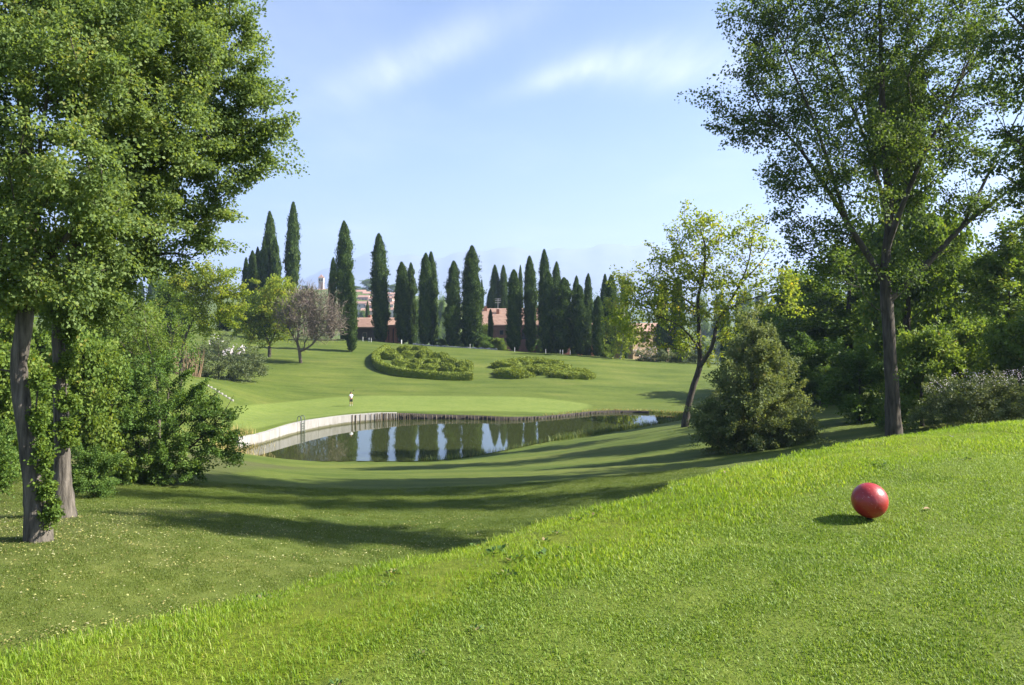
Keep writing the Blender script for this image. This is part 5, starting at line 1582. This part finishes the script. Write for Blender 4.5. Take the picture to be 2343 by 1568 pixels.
# ------------------------------------------------------------------ tee marker, leaf, golfer
Yb = 5.55
bx_, by_ = (1989 - CX) / F * Yb, Yb
bz = gz(bx_, by_)
br = 39.6 / F * Yb
bm = bmesh.new()
bmesh.ops.create_icosphere(bm, subdivisions=6, radius=br)
for v in bm.verts:
    nrm_ = v.co.normalized()
    v.co = nrm_ * (br * (1 + 0.0022 * math.sin(31 * nrm_.x) * math.sin(29 * nrm_.y + 1) * math.sin(33 * nrm_.z)))
me = bpy.data.meshes.new('ball'); bm.to_mesh(me); bm.free()
me.polygons.foreach_set('use_smooth', np.ones(len(me.polygons), dtype=bool))
m, nt = new_mat('red_enamel')
sp = tnoise(nt, 55, 3, 0.7)
wear = tnoise(nt, 14, 5, 0.7)
c = ramp(nt, wear, [(0.3, (0.26, 0.014, 0.014)), (0.6, (0.34, 0.022, 0.022)), (0.8, (0.40, 0.05, 0.048))])
c = mixrgb(nt, nmath(nt, 'GREATER_THAN', sp, 0.66), c, (0.46, 0.22, 0.20))
c = mixrgb(nt, ramp(nt, tnoise(nt, 6, 6, 0.75), [(0.52, (0, 0, 0)), (0.68, (0.6, 0.6, 0.6))]), c, (0.20, 0.05, 0.035))
p = node(nt, 'ShaderNodeBsdfPrincipled')
p.inputs['Roughness'].default_value = 0.42
p.inputs['Coat Weight'].default_value = 0.2
p.inputs['Coat Roughness'].default_value = 0.22
nt.links.new(c, p.inputs['Base Color'])
bmp = node(nt, 'ShaderNodeBump'); bmp.inputs['Strength'].default_value = 0.35; bmp.inputs['Distance'].default_value = 0.004
nt.links.new(tnoise(nt, 60, 4, 0.6), bmp.inputs['Height'])
nt.links.new(bmp.outputs[0], p.inputs['Normal'])
nt.links.new(p.outputs[0], node(nt, 'ShaderNodeOutputMaterial').inputs['Surface'])
root = empty('tee_marker', (bx_, by_, bz))
tag(root, 'big red ball tee marker on the short grass in the right foreground', 'tee marker')
o = link('ball', me, m, root); o.location = (0, 0, br + 0.012)
co, f = tube_arrays([(0, 0, -0.10), (0, 0, 0.01), (0, 0, 0.03)], [0.006, 0.016, 0.03], 10)
link('ground_spike', np_mesh('ground_spike', co, f, 4), M['dark_void'], root)

for (xd, yd, s_, lab, rz_) in [(2120, 1171, 0.036, 'single dry leaf lying on the short grass right of the red ball', 0.4), (2176, 1008, 0.06, 'white scrap lying in the rough on the tee crest at the right', 1.2)]:
    Y_ = 1.5 * F / (yd - HY)
    X_ = (xd - CX) / F * Y_
    bm = bmesh.new()
    vs_ = [bm.verts.new((s_ * a_, s_ * b_, s_ * c_)) for a_, b_, c_ in [(-1, 0, .12), (-.5, -.38, .35), (.3, -.42, .3), (1, 0, .1), (.4, .4, .42), (-.45, .36, .3), (0, 0, .16)]]
    for q in range(6): bm.faces.new((vs_[q], vs_[(q + 1) % 6], vs_[6]))
    me = bpy.data.meshes.new('fallen_leaf'); bm.to_mesh(me); bm.free()
    o = link('fallen_leaf', me, M['cane'] if s_ < 0.055 else M['step_stone'])
    o.location = (X_, Y_, gz(X_, Y_) + (0.012 if s_ < 0.055 else 0.06)); o.rotation_euler = (0.1, 0.1, rz_)
    tag(o, lab, 'leaf' if s_ < 0.055 else 'scrap')


def skin_obj(name, chain_pts, edges, rads, mat, parent, sub=1, root_i=0):
    me = bpy.data.meshes.new(name)
    me.from_pydata([tuple(p_) for p_ in chain_pts], edges, [])
    o = link(name, me, mat, parent)
    sk = o.modifiers.new('skin', 'SKIN')
    if not me.skin_vertices:
        bpy.context.view_layer.objects.active = o
    for k, r_ in enumerate(rads):
        rr_ = r_ if isinstance(r_, tuple) else (r_, r_)
        me.skin_vertices[0].data[k].radius = rr_
        me.skin_vertices[0].data[k].use_root = (k == root_i)
    sk.use_smooth_shade = True
    ss = o.modifiers.new('smooth', 'SUBSURF'); ss.levels = sub; ss.render_levels = sub
    return o


M['skin'] = solid_mat('skin', (0.34, 0.19, 0.12), (0.40, 0.23, 0.15), 8, 0.6, 0)
M['shirt'] = solid_mat('white_shirt', (0.66, 0.66, 0.72), (0.78, 0.78, 0.82), 8, 0.8, 0)
M['shorts'] = solid_mat('black_shorts', (0.010, 0.010, 0.012), (0.018, 0.018, 0.022), 8, 0.8, 0)
M['shoe'] = solid_mat('white_shoe', (0.60, 0.60, 0.58), (0.72, 0.72, 0.70), 8, 0.6, 0)
M['cap'] = solid_mat('dark_cap', (0.012, 0.014, 0.02), (0.02, 0.022, 0.03), 8, 0.8, 0)
b = spot(803, 98.5)
root = empty('person', b, 0.5)
tag(root, 'golfer in white shirt and black shorts standing on the green with a club', 'person')
V, E, RD = [], [], []


def jv(p_, r_, parent=None):
    V.append(p_); RD.append(r_)
    if parent is not None: E.append((parent, len(V) - 1))
    return len(V) - 1


pel = jv((0, 0, 0.93), (0.15, 0.11))
wst = jv((0, 0.0, 1.10), (0.135, 0.10), pel)
che = jv((0, -0.01, 1.30), (0.165, 0.11), wst)
nck = jv((0, -0.01, 1.44), (0.07, 0.07), che)
n2 = jv((0, 0.01, 1.50), 0.055, nck)
hd = jv((0, 0.02, 1.60), (0.078, 0.092), n2)
hd2 = jv((0, 0.02, 1.69), (0.072, 0.085), hd)
jv((0, 0.125, 1.595), 0.014, hd)
for s_ in (-1, 1):
    jv((s_ * 0.092, 0.02, 1.60), 0.012, hd)
hands = {}
for s_ in (-1, 1):
    sh = jv((s_ * 0.17, 0, 1.40), 0.062, che)
    if s_ > 0: el, wr_, ha = (0.27, 0.10, 1.18), (0.25, 0.26, 1.34), (0.245, 0.30, 1.42)
    else: el, wr_, ha = (-0.27, -0.03, 1.13), (-0.27, 0.06, 0.90), (-0.265, 0.085, 0.82)
    e_ = jv(el, 0.043, sh); w_ = jv(wr_, 0.028, e_); h_i = jv(ha, (0.036, 0.02), w_)
    hands[s_] = ha
    dv = np.array(ha) - np.array(wr_); dv /= np.linalg.norm(dv)
    for k in range(4):
        a0_ = np.array(ha) + dv * 0.03 + np.array([0, (k - 1.5) * 0.019, 0]) if s_ < 0 else np.array(ha) + dv * 0.03 + np.array([(k - 1.5) * 0.019, 0, 0])
        f1 = jv(tuple(a0_), 0.009, h_i); ln = (0.03, 0.036, 0.034, 0.026)[k]
        f2 = jv(tuple(a0_ + dv * ln + np.array([-s_ * 0.01, 0, 0])), 0.008, f1)
        jv(tuple(a0_ + dv * ln * 1.5 + np.array([-s_ * 0.03, 0, 0])), 0.007, f2)
    t1 = jv(tuple(np.array(ha) + np.array([-s_ * 0.02, 0.04, -0.005])), 0.010, h_i)
    jv(tuple(np.array(ha) + dv * 0.025 + np.array([-s_ * 0.035, 0.055, 0])), 0.008, t1)
for s_ in (-1, 1):
    hp_ = jv((s_ * 0.09, 0, 0.86), 0.098, pel)
    kn = jv((s_ * 0.12, 0.02 * s_, 0.48), 0.062, hp_)
    cf = jv((s_ * 0.125, 0.0, 0.34), 0.058, kn)
    an = jv((s_ * 0.135, -0.01, 0.09), 0.038, cf)
    he = jv((s_ * 0.135, 0.0, 0.045), 0.042, an)
    jv((s_ * 0.15, 0.16, 0.03), (0.042, 0.028), he)
body = skin_obj('body', V, E, RD, M['skin'], root)
skin_obj('shirt', [(0, 0, 0.94), (0, 0, 1.10), (0, -0.01, 1.30), (0, -0.01, 1.43), (0.175, 0, 1.40), (0.235, 0.06, 1.26), (-0.175, 0, 1.40), (-0.235, -0.02, 1.24)], [(0, 1), (1, 2), (2, 3), (2, 4), (4, 5), (2, 6), (6, 7)], [(0.172, 0.132), (0.158, 0.122), (0.185, 0.13), (0.075, 0.075), 0.075, 0.066, 0.075, 0.066], M['shirt'], root)
skin_obj('shorts', [(0, 0, 0.97), (0, 0, 0.86), (-0.095, 0, 0.80), (-0.12, -0.01, 0.50), (0.095, 0, 0.80), (0.12, 0.015, 0.50)], [(0, 1), (1, 2), (2, 3), (1, 4), (4, 5)], [(0.165, 0.125), (0.155, 0.125), 0.115, 0.092, 0.115, 0.092], M['shorts'], root)
for s_ in (-1, 1):
    skin_obj('shoe', [(s_ * 0.135, -0.05, 0.045), (s_ * 0.138, 0.04, 0.05), (s_ * 0.152, 0.20, 0.03)], [(0, 1), (1, 2)], [(0.05, 0.045), (0.052, 0.05), (0.045, 0.032)], M['shoe'], root)
    skin_obj('sock', [(s_ * 0.133, -0.008, 0.22), (s_ * 0.135, -0.008, 0.09)], [(0, 1)], [0.05, 0.047], M['shoe'], root)
cp = skin_obj('cap', [(0, 0.015, 1.66), (0, 0.015, 1.74), (0, 0.16, 1.665)], [(0, 1), (0, 2)], [(0.10, 0.105), (0.082, 0.09), (0.07, 0.014)], M['cap'], root)
# the club leans over his right shoulder
ca, sa = math.cos(0.5), math.sin(0.5)
hx, hy, hz_ = hands[1]
gpos = np.array([hx * ca - hy * sa + b[0], hx * sa + hy * ca + b[1], hz_ + b[2]])
root = empty('golf_club', gpos)
tag(root, 'golf club with dark head held over the shoulder of the golfer on the green', 'golf club')
dirv = unit(np.array([0.30, -0.35, 0.75]))
co, f = tube_arrays([-dirv * 0.10, dirv * 0.62], [0.016, 0.010], 6)
link('shaft', np_mesh('shaft', co, f, 4), M['steel'], root)
bm = bmesh.new(); bmesh.ops.create_icosphere(bm, subdivisions=2, radius=1)
for v in bm.verts: v.co = Vector((v.co.x * 0.075, v.co.y * 0.06, v.co.z * 0.055))
me = bpy.data.meshes.new('club_head'); bm.to_mesh(me); bm.free()
o = link('club_head', me, M['cap'], root); o.location = tuple(dirv * 0.64)
co, f = tube_arrays([-dirv * 0.12, dirv * 0.12], [0.02, 0.017], 8)
link('grip', np_mesh('grip', co, f, 4), M['cap'], root)

# ------------------------------------------------------------------ reeds at the water's edge, fallen leaves
def blade_mesh(name, B, H, W_, lean, rnd):
    """grass blades of five vertices each: B base points, H heights"""
    n_ = len(B)
    a_ = rng.uniform(0, 6.28, n_)
    sd = np.stack([np.cos(a_), np.sin(a_), np.zeros(n_)], 1) * (W_ / 2)[:, None]
    ln = np.stack([np.cos(a_ + 1.57), np.sin(a_ + 1.57), np.zeros(n_)], 1) * (lean * H)[:, None]
    up = np.array([0, 0, 1.0])
    co = np.empty((n_, 5, 3))
    co[:, 0] = B - sd; co[:, 1] = B + sd
    mid = B + ln * 0.3 + up * (H * 0.55)[:, None]
    co[:, 2] = mid + sd * 0.75; co[:, 3] = mid - sd * 0.75
    co[:, 4] = B + ln + up * (H * (1 - 0.25 * lean))[:, None]
    base = np.arange(n_)[:, None] * 5
    tri = np.concatenate([base + np.array([[0, 1, 2]]), base + np.array([[0, 2, 3]]), base + np.array([[3, 2, 4]])])
    return np_mesh(name, co.reshape(-1, 3), tri, 3, {'rnd': np.repeat(rnd, 5)})


def reeds(name, label, centre_pts, n_, spread, hgt, wid, mat):
    k = rng.integers(0, len(centre_pts), n_)
    B2 = centre_pts[k] + rng.normal(size=(n_, 2)) * spread
    z_ = np.maximum(ground(B2[:, 0], B2[:, 1]), WATER - 0.3) - 0.03
    B_ = np.concatenate([B2, z_[:, None]], 1)
    H_ = rng.uniform(*hgt, n_)
    o = link(name, blade_mesh(name, B_, H_, rng.uniform(*wid, n_), rng.uniform(0.05, 0.45, n_), rng.uniform(0, 1, n_)), mat)
    tag(o, label, 'reeds', kind='stuff')


nr_ = len(NEAR)
xd_near = NEAR[:, 0] / NEAR[:, 1] * F + CX
right = NEAR[(xd_near > 1280) & (NEAR[:, 1] < 97)]
midr = NEAR[(xd_near > 950) & (xd_near < 1290) & (NEAR[:, 1] > 66)]
reeds('reeds', 'green reeds fringing the right part of the near pond shore', right, 3400, 0.55, (0.35, 0.95), (0.03, 0.06), M['reed'])
reeds('reeds', 'sparse reeds along the middle of the near pond shore', midr, 520, 0.35, (0.25, 0.75), (0.025, 0.05), M['reed'])
tip = POND[(POND[:, 0] / POND[:, 1] * F + CX < 590)]
reeds('dry_reeds', 'yellow dry reeds at the left tip of the pond by the dense shrub', tip + np.array([-0.6, -0.3]), 1100, 0.9, (0.4, 1.1), (0.03, 0.06), M['dryreed'])
fr = FAR[(FAR[:, 0] / FAR[:, 1] * F + CX > 1250)]
reeds('dry_reeds', 'low brown tufts on the far pond edge at the right end of the green', fr + np.array([0, 0.4]), 900, 0.3, (0.1, 0.35), (0.03, 0.07), M['dryreed'])

nl = 8000
Q = []
while len(Q) < nl:
    xd = rng.uniform(-150, 1100); Y_ = 11 + 16 * rng.uniform(0, 1) ** 1.2
    X_ = (xd - CX) / F * Y_
    # windrows left by the mower run along the foot of the tee
    dd = (X_ + 14) * 0.68 - (Y_ - 20) * 0.74
    keep = 0.16 + 0.84 * max(0, math.sin(dd * 2.1)) ** 8 * (1 if X_ > -8 else 0.4) + 0.8 * math.exp(-((X_ + 11.5) ** 2 + (Y_ - 19.5) ** 2) / 9)
    if rng.uniform() < keep * 0.8: Q.append((X_, Y_))
Q = np.array(Q)
P = np.concatenate([Q, (ground(Q[:, 0], Q[:, 1]) + 0.035)[:, None]], 1)
U = unit(np.concatenate([rng.normal(size=(nl, 2)), rng.normal(size=(nl, 1)) * 0.25], 1))
o = link('fallen_leaves', leaf_mesh('fallen_leaves', P, U, rng.uniform(0.03, 0.058, nl), 0.36, rng.uniform(0, 1, nl), side=np.array([[0, 0, 1.0]]) + rng.normal(size=(nl, 3)) * .25), M['dry'])
tag(o, 'yellow fallen leaves scattered over the fairway below the left poplars', 'leaves', kind='stuff')

# ------------------------------------------------------------------ grass
clump_cols = {}


def clumps(nm, count, rad_, nb_, hgt, wid, lean, mat):
    c_ = bpy.data.collections.new(nm)
    for q in range(count):
        r_ = rad_ * np.sqrt(rng.uniform(0, 1, nb_)); a_ = rng.uniform(0, 6.28, nb_)
        B_ = np.stack([r_ * np.cos(a_), r_ * np.sin(a_), np.full(nb_, -0.008)], 1)
        me = blade_mesh(nm, B_, rng.uniform(*hgt, nb_), rng.uniform(*wid, nb_), rng.uniform(*lean, nb_), np.clip(rng.uniform(0, 0.72, nb_) + 0.28 * (q % 2), 0, 1))
        me.materials.append(mat)
        c_.objects.link(bpy.data.objects.new(nm, me))
    clump_cols[nm] = c_
    return c_


def scatter(name, label, pts2, scale, coll, nvar):
    z_ = ground(pts2[:, 0], pts2[:, 1])
    co = np.concatenate([pts2, z_[:, None]], 1).astype(np.float32)
    n_ = len(co)
    me = bpy.data.meshes.new(name)
    me.vertices.add(n_); me.vertices.foreach_set('co', co.ravel())
    for an, tp_, v in (('idx', 'INT', (2 * rng.integers(0, nvar // 2, n_) + (fbm(pts2[:, 0], pts2[:, 1], 1.4, 44) + rng.normal(size=n_) * 0.6 > 0.1)).astype(np.int32)), ('scl', 'FLOAT', scale.astype(np.float32))):
        a_ = me.attributes.new(an, tp_, 'POINT'); a_.data.foreach_set('value', v)
    e = 0.15
    gxs = (ground(pts2[:, 0] + e, pts2[:, 1]) - z_) / e; gys = (ground(pts2[:, 0], pts2[:, 1] + e) - z_) / e
    a_ = me.attributes.new('rot', 'FLOAT_VECTOR', 'POINT')
    rot = np.stack([np.zeros(n_), np.zeros(n_), rng.uniform(0, 6.28, n_)], 1)
    a_.data.foreach_set('vector', rot.astype(np.float32).ravel())
    o = link(name, me)
    g_ = bpy.data.node_groups.new(name + '_nodes', 'GeometryNodeTree')
    g_.interface.new_socket('Geometry', in_out='INPUT', socket_type='NodeSocketGeometry')
    g_.interface.new_socket('Geometry', in_out='OUTPUT', socket_type='NodeSocketGeometry')
    gi = g_.nodes.new('NodeGroupInput'); go = g_.nodes.new('NodeGroupOutput')
    ip = g_.nodes.new('GeometryNodeInstanceOnPoints')
    ci = g_.nodes.new('GeometryNodeCollectionInfo')
    ci.inputs['Collection'].default_value = coll
    ci.inputs['Separate Children'].default_value = True
    ci.inputs['Reset Children'].default_value = True

    def na(nm, dt):
        q = g_.nodes.new('GeometryNodeInputNamedAttribute'); q.data_type = dt; q.inputs['Name'].default_value = nm
        return q.outputs[0]
    g_.links.new(gi.outputs[0], ip.inputs['Points'])
    g_.links.new(ci.outputs[0], ip.inputs['Instance'])
    ip.inputs['Pick Instance'].default_value = True
    g_.links.new(na('idx', 'INT'), ip.inputs['Instance Index'])
    e2 = g_.nodes.new('FunctionNodeEulerToRotation')
    g_.links.new(na('rot', 'FLOAT_VECTOR'), e2.inputs[0])
    g_.links.new(e2.outputs[0], ip.inputs['Rotation'])
    g_.links.new(na('scl', 'FLOAT'), ip.inputs['Scale'])
    g_.links.new(ip.outputs[0], go.inputs[0])
    md = o.modifiers.new('scatter', 'NODES'); md.node_group = g_
    tag(o, label, 'grass', kind='stuff')
    return o


def pts_where(x0, x1, y0, y1, dens, cond):
    n_ = int((x1 - x0) * (y1 - y0) * dens)
    q = np.stack([rng.uniform(x0, x1, n_), rng.uniform(y0, y1, n_)], 1)
    ang = np.degrees(np.arctan2(q[:, 0], q[:, 1]))
    q = q[(np.abs(ang) < 44) & (np.hypot(q[:, 0], q[:, 1]) > 1.2)]
    return q[cond(q)]


def dr(q):
    d, s, _ = seg_dist(q, ROUGH)
    return d * s + 0.10 * fbm(q[:, 0], q[:, 1], 2.2, 11)


def dc(q):
    d, s, _ = seg_dist(q, CREST)
    return d * s


cr = clumps('rough_clump', 10, 0.20, 110, (0.018, 0.054), (0.003, 0.006), (0.15, 1.1), M['rough_blade'])
q = pts_where(-5, 12, 1.5, 14, 90, lambda q: (dr(q) > -0.02) & (dc(q) < 1.6))
scatter('rough_grass', 'longer bright green rough grass along the crest of the tee', q, rng.uniform(0.55, 1.15, len(q)) * (1 + 0.35 * np.exp(-(dr(q) / 0.3) ** 2)) * (0.62 + 0.45 * sstep(-0.7, 0.9, fbm(q[:, 0], q[:, 1], 2.1, 21))), cr, 10)
M['weed'] = leaf_mat('weed_leaf', [(0.0, (0.035, 0.075, 0.014)), (0.7, (0.06, 0.11, 0.02)), (1.0, (0.20, 0.15, 0.07))], 0.3, 0.5, 0.3)
cw = bpy.data.collections.new('weed_clump')
for q in range(6):
    nb_ = 26
    r_ = 0.07 * np.sqrt(rng.uniform(0, 1, nb_)); a_ = rng.uniform(0, 6.28, nb_)
    P = np.stack([r_ * np.cos(a_), r_ * np.sin(a_), rng.uniform(0.004, 0.035, nb_)], 1)
    U = unit(np.stack([np.cos(a_), np.sin(a_), rng.uniform(0.1, 0.9, nb_)], 1))
    me = leaf_mesh('weed_clump', P, U, rng.uniform(0.02, 0.055, nb_), 0.36, rng.uniform(0, 1, nb_), side=np.array([[0, 0, 1.0]]) + rng.normal(size=(nb_, 3)) * .3)
    me.materials.append(M['weed']); cw.objects.link(bpy.data.objects.new('weed_clump', me))
q = pts_where(-5, 12, 1.5, 14, 5, lambda q: (dr(q) > -0.25) & (dc(q) < 1.0) & (fbm(q[:, 0], q[:, 1], 1.7, 33) > 0.1))
scatter('weeds', 'dark broad-leaved weeds growing through the rough on the crest', q, rng.uniform(0.35, 0.8, len(q)), cw, 6)
ct = clumps('tee_clump', 8, 0.2, 260, (0.010, 0.026), (0.003, 0.006), (0.2, 0.9), M['tee_blade'])
q = pts_where(-3, 11, 1.5, 12, 85, lambda q: dr(q) < 0.05)
scatter('tee_grass', 'short mown grass of the tee in the foreground', q, rng.uniform(0.8, 1.25, len(q)), ct, 8)
cf_ = clumps('fairway_clump', 6, 0.35, 150, (0.022, 0.05), (0.005, 0.010), (0.2, 0.9), M['fair_blade'])
q = pts_where(-24, 9, 9, 38, 17, lambda q: (dc(q) > 3.0))
scatter('fairway_grass', 'mown fairway grass below the tee', q, rng.uniform(0.7, 1.2, len(q)), cf_, 6)

# ------------------------------------------------------------------ the hazy air
co, f = box_arrays(-13500, 13500, -13000, 13500, -46, 740)
hm, nt = new_mat('hazy_air')
pv = node(nt, 'ShaderNodeVolumePrincipled')
pv.inputs['Color'].default_value = (0.49, 0.60, 0.93, 1)
pv.inputs['Density'].default_value = 0.00017
pv.inputs['Anisotropy'].default_value = 0.25
nt.links.new(pv.outputs[0], node(nt, 'ShaderNodeOutputMaterial').inputs['Volume'])
o = link('haze', np_mesh('haze', co, f, 4), hm)
tag(o, 'pale blue summer haze filling the valley', 'haze', kind='stuff')
bpy.context.view_layer.update()
